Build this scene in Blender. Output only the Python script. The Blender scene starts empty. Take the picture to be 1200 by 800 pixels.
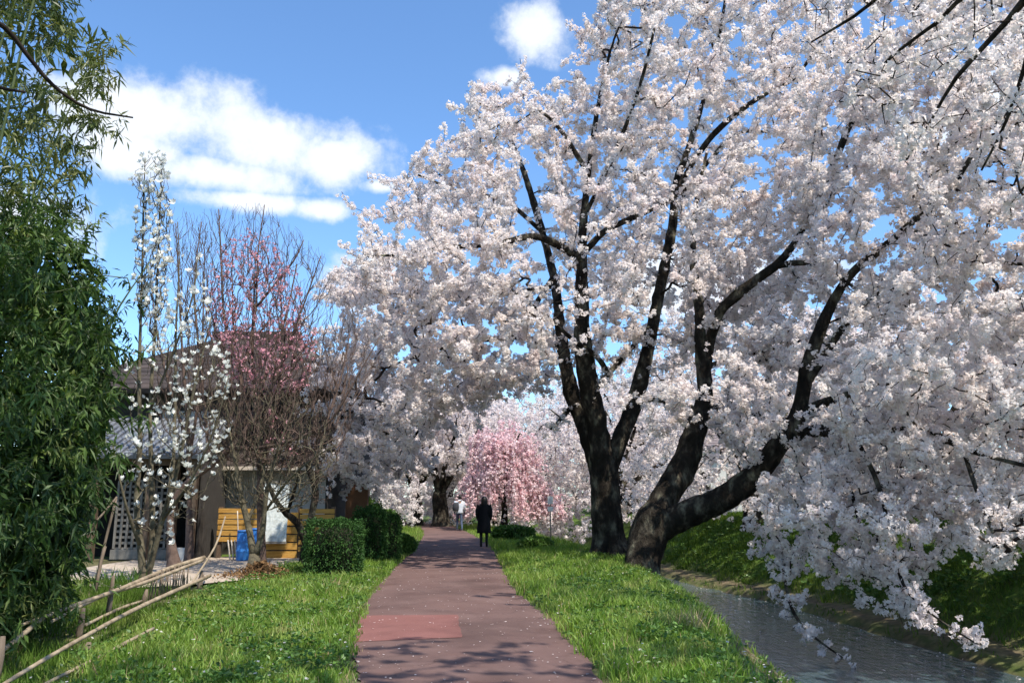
import bpy, math, random
import numpy as np
from mathutils import Vector

scene = bpy.context.scene
R = math.radians
rng = np.random.default_rng(7)
random.seed(7)

# ------------------------------------------------------------------ camera
CAM_H, PITCH, F = 1.55, R(11.0), 950.0          # F: focal length in pixels of a 1200 px wide picture
cam_d = bpy.data.cameras.new('camera')
cam_d.sensor_width = 36.0
cam_d.lens = F / 1200.0 * 36.0
cam_d.clip_end = 3000.0
cam = bpy.data.objects.new('camera', cam_d)
scene.collection.objects.link(cam)
cam.location = (0, 0, CAM_H)
cam.rotation_euler = (R(90) + PITCH, 0, 0)
scene.camera = cam

# ------------------------------------------------------------------ light
SUN_EL, SUN_AZ = R(57), R(138)                  # azimuth clockwise from +Y: from the right, a little behind the viewer
sun_dir = Vector((math.cos(SUN_EL) * math.sin(SUN_AZ), math.cos(SUN_EL) * math.cos(SUN_AZ), math.sin(SUN_EL)))
sl = bpy.data.lights.new('sun', 'SUN')
sl.energy = 3.9
sl.angle = R(0.53)
sl.color = (1.0, 0.925, 0.81)
so = bpy.data.objects.new('sun', sl)
scene.collection.objects.link(so)
so.location = (20, -20, 60)
so.rotation_euler = sun_dir.to_track_quat('Z', 'Y').to_euler()

CT, ST = math.cos(PITCH), math.sin(PITCH)


def P(px, py, Y):
    """point seen at pixel (px, py) of the photograph at ground distance Y"""
    u, v = (px - 600) / F, (400 - py) / F
    k = Y / (CT - v * ST)
    return np.array((u * k, Y, CAM_H + (ST + v * CT) * k))


def Gd(px, py, z=0.0):
    """point of the level z seen at pixel (px, py)"""
    u, v = (px - 600) / F, (400 - py) / F
    k = (z - CAM_H) / (ST + v * CT)
    return np.array((u * k, (CT - v * ST) * k, z))


def project(p):
    p = np.atleast_2d(p)
    x, y, z = p[:, 0], p[:, 1], p[:, 2] - CAM_H
    d = y * CT + z * ST
    d = np.where(d > 0.05, d, 0.05)
    return 600 + F * x / d, 400 - F * (z * CT - y * ST) / d, y * CT + z * ST


def build_world():
    w = bpy.data.worlds.new('World')
    scene.world = w
    w.use_nodes = True
    nt = w.node_tree
    N, L = nt.nodes, nt.links
    N.clear()
    out = N.new('ShaderNodeOutputWorld')
    bg = N.new('ShaderNodeBackground')
    bg.inputs['Strength'].default_value = 0.135
    sky = N.new('ShaderNodeTexSky')
    sky.sky_type = 'NISHITA'
    sky.sun_disc = False
    sky.sun_elevation = SUN_EL
    sky.sun_rotation = SUN_AZ
    sky.air_density = 1.0
    sky.dust_density = 0.3
    sky.ozone_density = 2.2
    tc = N.new('ShaderNodeTexCoord')
    sep = N.new('ShaderNodeSeparateXYZ')
    L.new(tc.outputs['Generated'], sep.inputs[0])

    def M(op, a, b=None, c=None, clamp=False):
        n = N.new('ShaderNodeMath')
        n.operation = op
        n.use_clamp = clamp
        for i, s in enumerate((a, b, c)):
            if s is None:
                continue
            if isinstance(s, (int, float)):
                n.inputs[i].default_value = s
            else:
                L.new(s, n.inputs[i])
        return n.outputs[0]
    az = M('ARCTAN2', sep.outputs[0], sep.outputs[1])
    el = M('ARCSINE', sep.outputs[2])
    n1 = N.new('ShaderNodeTexNoise')
    n1.inputs['Scale'].default_value = 11.0
    n1.inputs['Detail'].default_value = 9.0
    n1.inputs['Roughness'].default_value = 0.62
    L.new(tc.outputs['Generated'], n1.inputs['Vector'])
    n2 = N.new('ShaderNodeTexNoise')
    n2.inputs['Scale'].default_value = 3.0
    n2.inputs['Detail'].default_value = 3.0
    L.new(tc.outputs['Generated'], n2.inputs['Vector'])
    nf = M('SUBTRACT', n1.outputs['Fac'], 0.5)
    # cumulus banks: centre pixel, half width, half height
    clouds = [(185, 135, 125, 48), (300, 158, 130, 50), (395, 188, 80, 32), (150, 175, 80, 32), (255, 205, 100, 26),
              (290, 236, 90, 15), (372, 246, 42, 13), (627, 38, 48, 40), (592, 92, 36, 15), (445, 218, 28, 10), (430, 330, 60, 40),
              (-120, 240, 200, 60), (1180, 120, 150, 60), (820, 330, 160, 45)]
    best = None
    for px, py, hw, hh in clouds:
        d = P(px, py, 1.0) - np.array((0, 0, CAM_H))
        d = d / np.linalg.norm(d)
        a0, e0 = math.atan2(d[0], d[1]), math.asin(d[2])
        ra, re = hw / F * 1.0, hh / F * 0.95
        dx = M('DIVIDE', M('SUBTRACT', az, a0), ra)
        dy = M('DIVIDE', M('SUBTRACT', el, e0), re)
        rr = M('SQRT', M('ADD', M('MULTIPLY', dx, dx), M('MULTIPLY', dy, dy)))
        m = M('SUBTRACT', 1.1, rr)
        best = m if best is None else M('MAXIMUM', best, m)
    # the rest of the sky, away from the view, has scattered clouds of the same kind
    away = M('SUBTRACT', M('ABSOLUTE', az), 0.9)
    gen = M('ADD', M('MULTIPLY', M('SUBTRACT', n2.outputs['Fac'], 0.56), 4.0), M('MINIMUM', M('MULTIPLY', away, 4.0), 0.0))
    best = M('MAXIMUM', M('MAXIMUM', best, -2.0), gen)
    dens = M('ADD', best, M('MULTIPLY', nf, 2.7))
    mr = N.new('ShaderNodeMapRange')
    mr.interpolation_type = 'SMOOTHSTEP'
    L.new(dens, mr.inputs['Value'])
    mr.inputs['From Min'].default_value = -0.05
    mr.inputs['From Max'].default_value = 0.75
    fac = M('MULTIPLY', mr.outputs[0], 0.93)
    mx = N.new('ShaderNodeMix')
    mx.data_type = 'RGBA'
    L.new(fac, mx.inputs['Factor'])
    tint = N.new('ShaderNodeMix')
    tint.data_type = 'RGBA'
    tint.blend_type = 'MULTIPLY'
    tint.inputs['Factor'].default_value = 1.0
    L.new(sky.outputs[0], tint.inputs['A'])
    tint.inputs['B'].default_value = (0.74, 0.94, 1.10, 1)
    L.new(tint.outputs['Result'], mx.inputs['A'])
    mx.inputs['B'].default_value = (4.4, 4.65, 5.0, 1)
    L.new(mx.outputs['Result'], bg.inputs['Color'])
    L.new(bg.outputs[0], out.inputs[0])


build_world()
scene.view_settings.view_transform = 'Standard'
scene.view_settings.look = 'None'
scene.view_settings.gamma = 1.0
scene.view_settings.exposure = 0.84
scene.cycles.max_bounces = 8
scene.cycles.diffuse_bounces = 6
scene.cycles.transmission_bounces = 4
scene.cycles.transparent_max_bounces = 4
scene.cycles.use_denoising = True

# ------------------------------------------------------------------ helpers
COL = scene.collection


def tag(o, label=None, cat=None, group=None, kind=None):
    if label: o['label'] = label
    if cat: o['category'] = cat
    if group: o['group'] = group
    if kind: o['kind'] = kind
    return o


def empty(name, loc, label=None, cat=None, group=None, kind=None):
    o = bpy.data.objects.new(name, None)
    o.empty_display_size = 0.2
    o.location = tuple(float(c) for c in loc)
    COL.objects.link(o)
    return tag(o, label, cat, group, kind)


def obj(name, mesh, mat=None, parent=None, kind=None, loc=None):
    o = bpy.data.objects.new(name, mesh)
    if mat is not None and not mesh.materials:
        mesh.materials.append(mat)
    COL.objects.link(o)
    if parent is not None: o.parent = parent
    if loc is not None: o.location = tuple(float(c) for c in loc)
    if kind: o['kind'] = kind
    return o


def mesh_np(name, verts, faces, smooth=False):
    """faces: int array (n, k) with constant k, or a list of such arrays"""
    me = bpy.data.meshes.new(name)
    verts = np.ascontiguousarray(verts, dtype=np.float32).reshape(-1, 3)
    fl = faces if isinstance(faces, list) else [faces]
    fl = [np.asarray(f, dtype=np.int32) for f in fl if len(f)]
    me.vertices.add(len(verts))
    me.vertices.foreach_set('co', verts.ravel())
    nl = sum(f.size for f in fl)
    me.loops.add(nl)
    me.loops.foreach_set('vertex_index', np.concatenate([f.ravel() for f in fl]))
    tot = np.concatenate([np.full(len(f), f.shape[1], np.int32) for f in fl])
    start = np.concatenate(([0], np.cumsum(tot)[:-1])).astype(np.int32)
    me.polygons.add(len(tot))
    me.polygons.foreach_set('loop_start', start)
    me.polygons.foreach_set('loop_total', tot)
    me.polygons.foreach_set('use_smooth', np.full(len(tot), smooth, dtype=bool))
    me.update(calc_edges=True)
    return me


def box_mesh(name, sx, sy, sz, c=(0, 0, 0)):
    x, y, z = sx / 2, sy / 2, sz / 2
    v = np.array([(-x, -y, -z), (x, -y, -z), (x, y, -z), (-x, y, -z), (-x, -y, z), (x, -y, z), (x, y, z), (-x, y, z)]) + np.array(c)
    f = np.array([(0, 3, 2, 1), (4, 5, 6, 7), (0, 1, 5, 4), (1, 2, 6, 5), (2, 3, 7, 6), (3, 0, 4, 7)])
    return mesh_np(name, v, f)


def boxes_mesh(name, lst):
    vs, fs = [], []
    f = np.array([(0, 3, 2, 1), (4, 5, 6, 7), (0, 1, 5, 4), (1, 2, 6, 5), (2, 3, 7, 6), (3, 0, 4, 7)])
    for i, (c, s) in enumerate(lst):
        x, y, z = s[0] / 2, s[1] / 2, s[2] / 2
        vs.append(np.array([(-x, -y, -z), (x, -y, -z), (x, y, -z), (-x, y, -z), (-x, -y, z), (x, -y, z), (x, y, z), (-x, y, z)]) + np.array(c))
        fs.append(f + 8 * i)
    return mesh_np(name, np.concatenate(vs), np.concatenate(fs))


def catmull(pts, step):
    """pts: (n, 4) xyz + radius -> dense resample"""
    pts = np.asarray(pts, float)
    e = np.vstack([2 * pts[0] - pts[1], pts, 2 * pts[-1] - pts[-2]])
    e[0, 3], e[-1, 3] = pts[0, 3], pts[-1, 3]
    out = []
    for i in range(1, len(e) - 2):
        p0, p1, p2, p3 = e[i - 1], e[i], e[i + 1], e[i + 2]
        n = max(1, int(np.ceil(np.linalg.norm(p2[:3] - p1[:3]) / step)))
        for k in range(n):
            t = k / n
            q = 0.5 * ((2 * p1) + (-p0 + p2) * t + (2 * p0 - 5 * p1 + 4 * p2 - p3) * t * t + (-p0 + 3 * p1 - 3 * p2 + p3) * t ** 3)
            q[3] = p1[3] + (p2[3] - p1[3]) * t
            out.append(q)
    out.append(e[-2])
    return np.array(out)


_nd = np.random.default_rng(17).normal(0, 1, (10, 3))
_np = np.random.default_rng(18).uniform(0, 6.28, 10)


def noise3(p, f):
    q = np.zeros(len(p))
    for i in range(10):
        q += np.sin(p @ (_nd[i] * f * (0.6 + 0.16 * i)) + _np[i] + 1.7 * np.sin(p @ _nd[(i + 3) % 10] * f * 0.5))
    return q / 4.0


def tube(name, pts, sides=10, bump=0.0, seed=0, cap=True, smooth=True, flare=None, relief=0.0):
    """pts (n,4) -> tube mesh that follows them"""
    r_ = np.random.default_rng(seed)
    pts = np.asarray(pts, float)
    n = len(pts)
    T = np.gradient(pts[:, :3], axis=0)
    T /= np.maximum(np.linalg.norm(T, axis=1, keepdims=True), 1e-9)
    ref = np.array((0.31, 0.17, 0.93)) if abs(T[0, 2]) < 0.8 else np.array((1.0, 0.1, 0.0))
    V = []
    a = np.arange(sides) / sides * 2 * math.pi
    lob = r_.uniform(0, 6.28, 3)
    u = None
    for i in range(n):
        t = T[i]
        u = np.cross(ref, t) if u is None else u - t * np.dot(u, t)
        u /= max(np.linalg.norm(u), 1e-9)
        w = np.cross(t, u)
        rad = np.full(sides, pts[i, 3])
        if bump:
            rad = rad * (1 + bump * (0.5 * np.sin(2 * a + lob[0] + i * 0.23) + 0.4 * np.sin(3 * a + lob[1] - i * 0.31) + 0.35 * r_.uniform(-1, 1, sides)))
        if flare and i < flare[0]:
            k = (1 - i / flare[0]) ** 2
            rad = rad * (1 + flare[1] * k * (0.6 + 0.6 * np.maximum(0, np.sin(2.5 * a + lob[2]))))
        dirs = np.cos(a)[:, None] * u + np.sin(a)[:, None] * w
        if relief:
            q0 = pts[i, :3] + rad[:, None] * dirs
            rad = rad * (1 + relief * noise3(q0, 3.0) + 0.5 * relief * noise3(q0 * np.array((1.6, 1.6, 0.5)), 11.0))
        V.append(pts[i, :3] + rad[:, None] * dirs)
    V = np.concatenate(V)
    i0 = (np.arange(n - 1)[:, None] * sides + np.arange(sides)[None]).ravel()
    i1 = (np.arange(n - 1)[:, None] * sides + (np.arange(sides) + 1)[None] % sides).ravel()
    faces = [np.stack([i0, i1, i1 + sides, i0 + sides], 1)]
    if cap:
        faces.append(np.array([np.arange(sides)[::-1]]))
        faces.append(np.array([np.arange(sides) + (n - 1) * sides]))
    return mesh_np(name, V, faces, smooth)


def loft(name, rings, sides=20, smooth=True):
    """rings: (cx, cy, z, rx, ry)"""
    a = np.arange(sides) / sides * 2 * math.pi
    V = np.concatenate([np.stack([cx + rx * np.cos(a), cy + ry * np.sin(a), np.full(sides, z)], 1) for cx, cy, z, rx, ry in rings])
    n = len(rings)
    i0 = (np.arange(n - 1)[:, None] * sides + np.arange(sides)[None]).ravel()
    i1 = (np.arange(n - 1)[:, None] * sides + (np.arange(sides) + 1)[None] % sides).ravel()
    return mesh_np(name, V, [np.stack([i0, i1, i1 + sides, i0 + sides], 1), np.array([np.arange(sides)[::-1]]), np.array([np.arange(sides) + (n - 1) * sides])], smooth)


def inside(poly, x, y):
    poly = np.asarray(poly, float)
    x, y = np.asarray(x), np.asarray(y)
    res = np.zeros(x.shape, bool)
    j = len(poly) - 1
    for i in range(len(poly)):
        xi, yi, xj, yj = *poly[i], *poly[j]
        c = ((yi > y) != (yj > y)) & (x < (xj - xi) * (y - yi) / ((yj - yi) if yj != yi else 1e-9) + xi)
        res ^= c
        j = i
    return res


def edge_dist(poly, x, y):
    poly = np.asarray(poly, float)
    d = np.full(x.shape, 1e9)
    for i in range(len(poly)):
        a, b = poly[i - 1], poly[i]
        ab = b - a
        t = np.clip(((x - a[0]) * ab[0] + (y - a[1]) * ab[1]) / max(ab @ ab, 1e-9), 0, 1)
        d = np.minimum(d, np.hypot(x - a[0] - t * ab[0], y - a[1] - t * ab[1]))
    return d


def sample_poly(poly, n, dc, dh, r_, soft=140, bias=None):
    """n points of a crown whose outline is poly, centred at distance dc, dh deep each way where it is thick"""
    poly = np.asarray(poly, float)
    lo, hi = poly.min(0), poly.max(0)
    out = []
    while len(out) < n:
        x = r_.uniform(lo[0], hi[0], 4 * n)
        y = r_.uniform(lo[1], hi[1], 4 * n)
        k = inside(poly, x, y)
        x, y = x[k], y[k]
        half = dh * np.sqrt(np.clip(edge_dist(poly, x, y) / soft, 0.02, 1))
        dd = r_.uniform(-1, 1, len(x))
        for a, b, h, d in zip(x, y, half, dd):
            c = dc(a, b) if callable(dc) else dc
            out.append(P(a, b, c + h * d))
            if len(out) >= n: break
    return np.array(out)


# ---- skeleton of a tree: limbs + twigs that grow to target points
def grow(limbs, targets, step=0.35, leaf_r=0.006, bow=0.12, droop=0.0, r_=rng, start_frac=0.15, power=2.3, maxr=0.06, up=0.0):
    pos, par = [], []
    for L in limbs:
        n0 = int(len(L) * start_frac)
        for i in range(n0, len(L)):
            pos.append(L[i, :3]); par.append(-1)
    nl = len(pos)
    targets = np.asarray(targets)
    cap = nl + len(targets) * 24 + 10
    Pn = np.zeros((cap, 3)); Pn[:nl] = np.array(pos)
    par = par + [0] * (cap - nl)
    cnt = nl
    # nearest-first
    d0 = np.full(len(targets), 1e9)
    for s in range(0, nl, 200):
        d0 = np.minimum(d0, np.sqrt(((targets[:, None, :] - Pn[None, s:min(s + 200, nl), :]) ** 2).sum(2)).min(1))
    for k in np.argsort(d0):
        t = targets[k]
        dv = Pn[:cnt] - (t - np.array((0, 0, up)))
        dd = np.einsum('ij,ij->i', dv, dv)
        i = int(dd.argmin())
        d = float(np.linalg.norm(Pn[i] - t))
        if d < 0.08: continue
        n = min(20, max(2, int(math.ceil(d / step))))
        p0 = Pn[i].copy()
        off = r_.normal(0, 1, 3) * bow * d
        off[2] += bow * d * 0.6
        prev = i
        for s in range(1, n + 1):
            f = s / n
            q = p0 + (t - p0) * f + off * math.sin(math.pi * f)
            q[2] -= droop * d * f * f * 0.0
            if s < n: q += r_.normal(0, 0.018, 3)
            Pn[cnt] = q; par[cnt] = prev; prev = cnt; cnt += 1
    Pn = Pn[:cnt]; par = np.array(par[:cnt])
    acc = np.zeros(cnt)
    nchild = np.zeros(cnt, int)
    for i in range(nl, cnt): nchild[par[i]] += 1
    for i in range(cnt - 1, nl - 1, -1):
        if nchild[i] == 0: acc[i] = leaf_r ** power
        if par[i] >= nl: acc[par[i]] += acc[i]
    rad = np.minimum(acc ** (1 / power), maxr)
    seg = np.arange(nl, cnt)
    return dict(a=Pn[par[seg]], b=Pn[seg], ra=np.where(par[seg] >= nl, rad[np.maximum(par[seg], 0)], rad[seg] * 1.15), rb=rad[seg], tip=nchild[seg] == 0)


def twig_mesh(name, S, org, sides=3, minr=0.0):
    k = S['rb'] >= minr
    a, b, ra, rb = S['a'][k] - org, S['b'][k] - org, S['ra'][k], S['rb'][k]
    t = b - a
    t /= np.maximum(np.linalg.norm(t, axis=1, keepdims=True), 1e-9)
    ref = np.where(np.abs(t[:, 2:3]) > 0.8, np.array([[1.0, 0, 0]]), np.array([[0, 0, 1.0]]))
    u = np.cross(t, ref); u /= np.linalg.norm(u, axis=1, keepdims=True)
    w = np.cross(t, u)
    ang = np.arange(sides) / sides * 2 * math.pi
    c, s = np.cos(ang), np.sin(ang)
    ring = u[:, None, :] * c[None, :, None] + w[:, None, :] * s[None, :, None]
    V = np.concatenate([a[:, None, :] + ring * ra[:, None, None], b[:, None, :] + ring * rb[:, None, None]], 1)
    base = np.arange(len(a))[:, None] * (2 * sides)
    f = []
    for i in range(sides):
        j = (i + 1) % sides
        f.append(np.concatenate([base + i, base + j, base + sides + j, base + sides + i], 1))
    return mesh_np(name, V, np.concatenate(f), True)


def rot_rand(n, r_):
    q = r_.normal(0, 1, (n, 4)); q /= np.linalg.norm(q, axis=1, keepdims=True)
    w, x, y, z = q.T
    return np.stack([1 - 2 * (y * y + z * z), 2 * (x * y - z * w), 2 * (x * z + y * w),
                     2 * (x * y + z * w), 1 - 2 * (x * x + z * z), 2 * (y * z - x * w),
                     2 * (x * z - y * w), 2 * (y * z + x * w), 1 - 2 * (x * x + y * y)], 1).reshape(n, 3, 3)


def rot_tilt(n, tilt, r_):
    a, b, c = r_.uniform(0, 6.283, n), r_.normal(0, tilt, n), r_.normal(0, tilt, n)
    o, i = np.zeros(n), np.ones(n)
    Z_ = np.stack([np.cos(a), -np.sin(a), o, np.sin(a), np.cos(a), o, o, o, i], 1).reshape(n, 3, 3)
    X_ = np.stack([i, o, o, o, np.cos(b), -np.sin(b), o, np.sin(b), np.cos(b)], 1).reshape(n, 3, 3)
    Y_ = np.stack([np.cos(c), o, np.sin(c), o, i, o, -np.sin(c), o, np.cos(c)], 1).reshape(n, 3, 3)
    return X_ @ Y_ @ Z_


def cup_templates(k, r_):
    """open cup flowers: six broad petals round an upright axis"""
    out = []
    for _ in range(k):
        op = r_.uniform(0.5, 1.25)
        q = []
        for i in range(7):
            th = i / 7 * 6.283 + r_.normal(0, .15); o = op * r_.uniform(.75, 1.2); h = r_.uniform(.075, .105)
            e_ = np.array((math.cos(th), math.sin(th), 0)); f_ = np.array((-math.sin(th), math.cos(th), 0)); z_ = np.array((0, 0, 1.0))
            m_ = e_ * .035 * (0.6 + o * .6) + z_ * h * .5
            q.append([np.zeros(3), m_ + f_ * .03, e_ * (.03 + .045 * o) + z_ * h * (1.15 - .35 * o), m_ - f_ * .03])
        out.append(np.array(q))
    return np.array(out)


def clustered(t, n, spread, r_, poly=None):
    """n points gathered in flat sprays round the points t"""
    k = r_.integers(0, len(t), n)
    return t[k] + r_.normal(0, 1, (n, 3)) * np.array(spread)


def pom_templates(k, nq, rad, size, r_, tri=False):
    """k balls of nq cupped flowers (one quad each)"""
    out = []
    for _ in range(k):
        d = r_.normal(0, 1, (nq, 3)); d /= np.linalg.norm(d, axis=1, keepdims=True)
        nrm = d + r_.normal(0, 0.55, (nq, 3)); nrm /= np.linalg.norm(nrm, axis=1, keepdims=True)
        u = np.cross(nrm, r_.normal(0, 1, (nq, 3))); u /= np.linalg.norm(u, axis=1, keepdims=True)
        w = np.cross(nrm, u)
        c = d * rad * r_.uniform(0.55, 1.1, (nq, 1))
        s = size * r_.uniform(0.7, 1.25, (nq, 1)) * 0.5
        a = s * r_.uniform(0.75, 1.2, (nq, 1))
        cup = nrm * s * 0.35
        if tri:
            out.append(np.stack([c - u * s * 1.15 - w * a * 0.6 + cup, c + u * s * 1.15 - w * a * 0.6 - cup * 0.3, c + w * a * 1.3 + cup], 1))
            continue
        out.append(np.stack([c - u * s + cup, c - w * a - cup * 0.2, c + u * s + cup, c + w * a - cup * 0.2], 1))
    return np.array(out)           # k, nq, 4, 3


def poms(name, centres, org, T, r_, smin=0.75, smax=1.3, tilt=None):
    n = len(centres)
    Rm = rot_rand(n, r_) if tilt is None else rot_tilt(n, tilt, r_)
    t = T[r_.integers(0, len(T), n)] * r_.uniform(smin, smax, n)[:, None, None, None]
    V = np.einsum('nij,nqkj->nqki', Rm, t) + (centres - org)[:, None, None, :]
    nq, kv = T.shape[1], T.shape[2]
    f = np.arange(n * nq * kv, dtype=np.int32).reshape(-1, kv)
    return mesh_np(name, V.reshape(-1, 3), f)


def along(S, per_m, r_, maxr=0.03, off=0.05, tipbias=0.0):
    """random points on the twigs thinner than maxr"""
    k = S['rb'] < maxr
    a, b = S['a'][k], S['b'][k]
    ln = np.linalg.norm(b - a, axis=1)
    n = r_.poisson(ln * per_m)
    idx = np.repeat(np.arange(len(a)), n)
    f = r_.uniform(0, 1, len(idx))[:, None]
    c = a[idx] * (1 - f) + b[idx] * f + r_.normal(0, off, (len(idx), 3))
    t = (b - a)[idx]
    t /= np.maximum(np.linalg.norm(t, axis=1, keepdims=True), 1e-9)
    return c, t


def leaves(name, c, d, org, length, width, r_, fold=0.25):
    """one folded, pointed leaf per point c, pointing along d"""
    n = len(c)
    d = d / np.maximum(np.linalg.norm(d, axis=1, keepdims=True), 1e-9)
    s = np.cross(d, r_.normal(0, 1, (n, 3)) * 0.7 + np.array((0, 0, 1.0))); s /= np.maximum(np.linalg.norm(s, axis=1, keepdims=True), 1e-9)
    nr = np.cross(s, d)
    Ls = (length * r_.uniform(0.6, 1.25, n))[:, None]
    Ws = (width * r_.uniform(0.7, 1.2, n))[:, None] * 0.5
    p0 = c - org
    mid = p0 + d * Ls * 0.42
    V = np.stack([p0, mid - s * Ws + nr * Ws * fold, p0 + d * Ls - np.array((0, 0, 1.0)) * Ls * 0.12, mid + s * Ws + nr * Ws * fold], 1)
    return mesh_np(name, V.reshape(-1, 3), np.arange(n * 4, dtype=np.int32).reshape(-1, 4))


# ------------------------------------------------------------------ materials
def material(name):
    m = bpy.data.materials.new(name)
    m.use_nodes = True
    nt = m.node_tree
    for n in list(nt.nodes): nt.nodes.remove(n)
    out = nt.nodes.new('ShaderNodeOutputMaterial')
    return m, nt, out


def ramp_noise(nt, cols, scale, detail=6, coord='Object', rough=0.6, stops=None, distort=0.0, vscale=None):
    N, L = nt.nodes, nt.links
    tc = N.new('ShaderNodeTexCoord')
    no = N.new('ShaderNodeTexNoise')
    no.inputs['Scale'].default_value = scale
    no.inputs['Detail'].default_value = detail
    no.inputs['Roughness'].default_value = rough
    no.inputs['Distortion'].default_value = distort
    if vscale:
        mp = N.new('ShaderNodeMapping')
        mp.inputs['Scale'].default_value = vscale
        L.new(tc.outputs[coord], mp.inputs[0]); L.new(mp.outputs[0], no.inputs['Vector'])
    else:
        L.new(tc.outputs[coord], no.inputs['Vector'])
    rp = N.new('ShaderNodeValToRGB')
    els = rp.color_ramp.elements
    stops = stops or [0.3 + 0.4 * i / (len(cols) - 1) for i in range(len(cols))]
    while len(els) < len(cols): els.new(0.5)
    for e, c, s in zip(els, cols, stops):
        e.position = s; e.color = (*c, 1)
    L.new(no.outputs['Fac'], rp.inputs[0])
    return rp.outputs[0], no.outputs['Fac']


def mat_solid(name, cols, scale=6, rough=0.8, bump=0.0, bscale=None, metallic=0.0, detail=6, spec=0.3, vscale=None, stops=None, bdist=0.02):
    m, nt, out = material(name)
    N, L = nt.nodes, nt.links
    p = N.new('ShaderNodeBsdfPrincipled')
    p.inputs['Roughness'].default_value = rough
    p.inputs['Metallic'].default_value = metallic
    p.inputs['Specular IOR Level'].default_value = spec
    c, f = ramp_noise(nt, cols, scale, detail, vscale=vscale, stops=stops)
    L.new(c, p.inputs['Base Color'])
    if bump:
        b = N.new('ShaderNodeBump')
        b.inputs['Strength'].default_value = bump
        b.inputs['Distance'].default_value = bdist
        if bscale:
            _, f = ramp_noise(nt, [(0, 0, 0), (1, 1, 1)], bscale, 8, vscale=vscale)
        L.new(f, b.inputs['Height'])
        L.new(b.outputs[0], p.inputs['Normal'])
    L.new(p.outputs[0], out.inputs[0])
    return m


def mat_leaf(name, cols, scale=1.5, trans=0.35, tcol=None, gloss=0.0, rough=0.45, detail=3, island=0.0):
    """thin petals and leaves: part of the light goes through"""
    m, nt, out = material(name)
    N, L = nt.nodes, nt.links
    c, f = ramp_noise(nt, cols, scale, detail)
    if island:
        ge = N.new('ShaderNodeNewGeometry')
        hs = N.new('ShaderNodeHueSaturation')
        mr = N.new('ShaderNodeMapRange')
        mr.inputs['To Min'].default_value = 1 - island; mr.inputs['To Max'].default_value = 1 + island
        L.new(ge.outputs['Random Per Island'], mr.inputs['Value'])
        L.new(mr.outputs[0], hs.inputs['Value']); L.new(c, hs.inputs['Color'])
        c = hs.outputs[0]
    d = N.new('ShaderNodeBsdfDiffuse'); L.new(c, d.inputs['Color'])
    t = N.new('ShaderNodeBsdfTranslucent')
    if tcol:
        mm = N.new('ShaderNodeMix'); mm.data_type = 'RGBA'; mm.blend_type = 'MULTIPLY'; mm.inputs['Factor'].default_value = 1
        L.new(c, mm.inputs['A']); mm.inputs['B'].default_value = (*tcol, 1); L.new(mm.outputs['Result'], t.inputs['Color'])
    else:
        L.new(c, t.inputs['Color'])
    mx = N.new('ShaderNodeMixShader'); mx.inputs[0].default_value = trans
    L.new(d.outputs[0], mx.inputs[1]); L.new(t.outputs[0], mx.inputs[2])
    sh = mx.outputs[0]
    if gloss:
        g = N.new('ShaderNodeBsdfGlossy'); g.inputs['Roughness'].default_value = rough
        m2 = N.new('ShaderNodeMixShader'); m2.inputs[0].default_value = gloss
        L.new(sh, m2.inputs[1]); L.new(g.outputs[0], m2.inputs[2]); sh = m2.outputs[0]
    L.new(sh, out.inputs[0])
    return m


MAT = {}
MAT['bark'] = mat_solid('cherry bark', [(0.012, 0.010, 0.008), (0.028, 0.023, 0.018), (0.075, 0.066, 0.050), (0.19, 0.185, 0.13)], 4, 0.95, 1.0, 16, spec=0.1, stops=[0.32, 0.50, 0.58, 0.69], vscale=(1, 1, 0.5), bdist=0.08, detail=10)
MAT['twig'] = mat_solid('cherry twig', [(0.016, 0.011, 0.009), (0.045, 0.034, 0.028)], 8, 0.9, spec=0.15)
MAT['bloom'] = mat_leaf('cherry petals', [(0.87, 0.79, 0.775), (0.89, 0.835, 0.81), (0.90, 0.86, 0.83)], 0.9, 0.56, (1.0, 0.98, 0.97), island=0.06)
MAT['weep'] = mat_leaf('weeping cherry petals', [(0.88, 0.63, 0.65), (0.90, 0.735, 0.745), (0.91, 0.84, 0.83)], 1.6, 0.4, (1, 0.9, 0.92), island=0.12)
MAT['plum'] = mat_leaf('red plum petals', [(0.78, 0.36, 0.44), (0.88, 0.58, 0.62)], 3, 0.4, island=0.15)
MAT['magnolia'] = mat_leaf('magnolia petals', [(0.84, 0.84, 0.78), (0.90, 0.90, 0.86)], 3, 0.35, island=0.05)
MAT['bare'] = mat_solid('bare twig bark', [(0.07, 0.047, 0.038), (0.16, 0.112, 0.092)], 8, 0.9, spec=0.15)
MAT['greybark'] = mat_solid('grey green bark', [(0.05, 0.042, 0.030), (0.11, 0.095, 0.065), (0.16, 0.145, 0.10)], 7, 0.95, 0.6, 22, spec=0.1)
MAT['bamboo_leaf'] = mat_leaf('dark bamboo leaf', [(0.016, 0.034, 0.010), (0.040, 0.080, 0.018), (0.085, 0.140, 0.030), (0.17, 0.19, 0.055)], 1.3, 0.28, (1.1, 1.2, 0.5), gloss=0.025, rough=0.5, island=0.3)
MAT['bamboo_light'] = mat_leaf('olive bamboo leaf', [(0.05, 0.080, 0.022), (0.11, 0.14, 0.035), (0.22, 0.21, 0.065)], 1.2, 0.35, (1.1, 1.1, 0.5), gloss=0.04, island=0.3)
MAT['culm'] = mat_solid('bamboo culm', [(0.05, 0.075, 0.025), (0.10, 0.12, 0.04)], 4, 0.5)
MAT['hedge'] = mat_leaf('hedge leaf', [(0.018, 0.048, 0.014), (0.035, 0.085, 0.020), (0.060, 0.125, 0.030)], 4, 0.2, gloss=0.012, rough=0.5, island=0.35)
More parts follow.
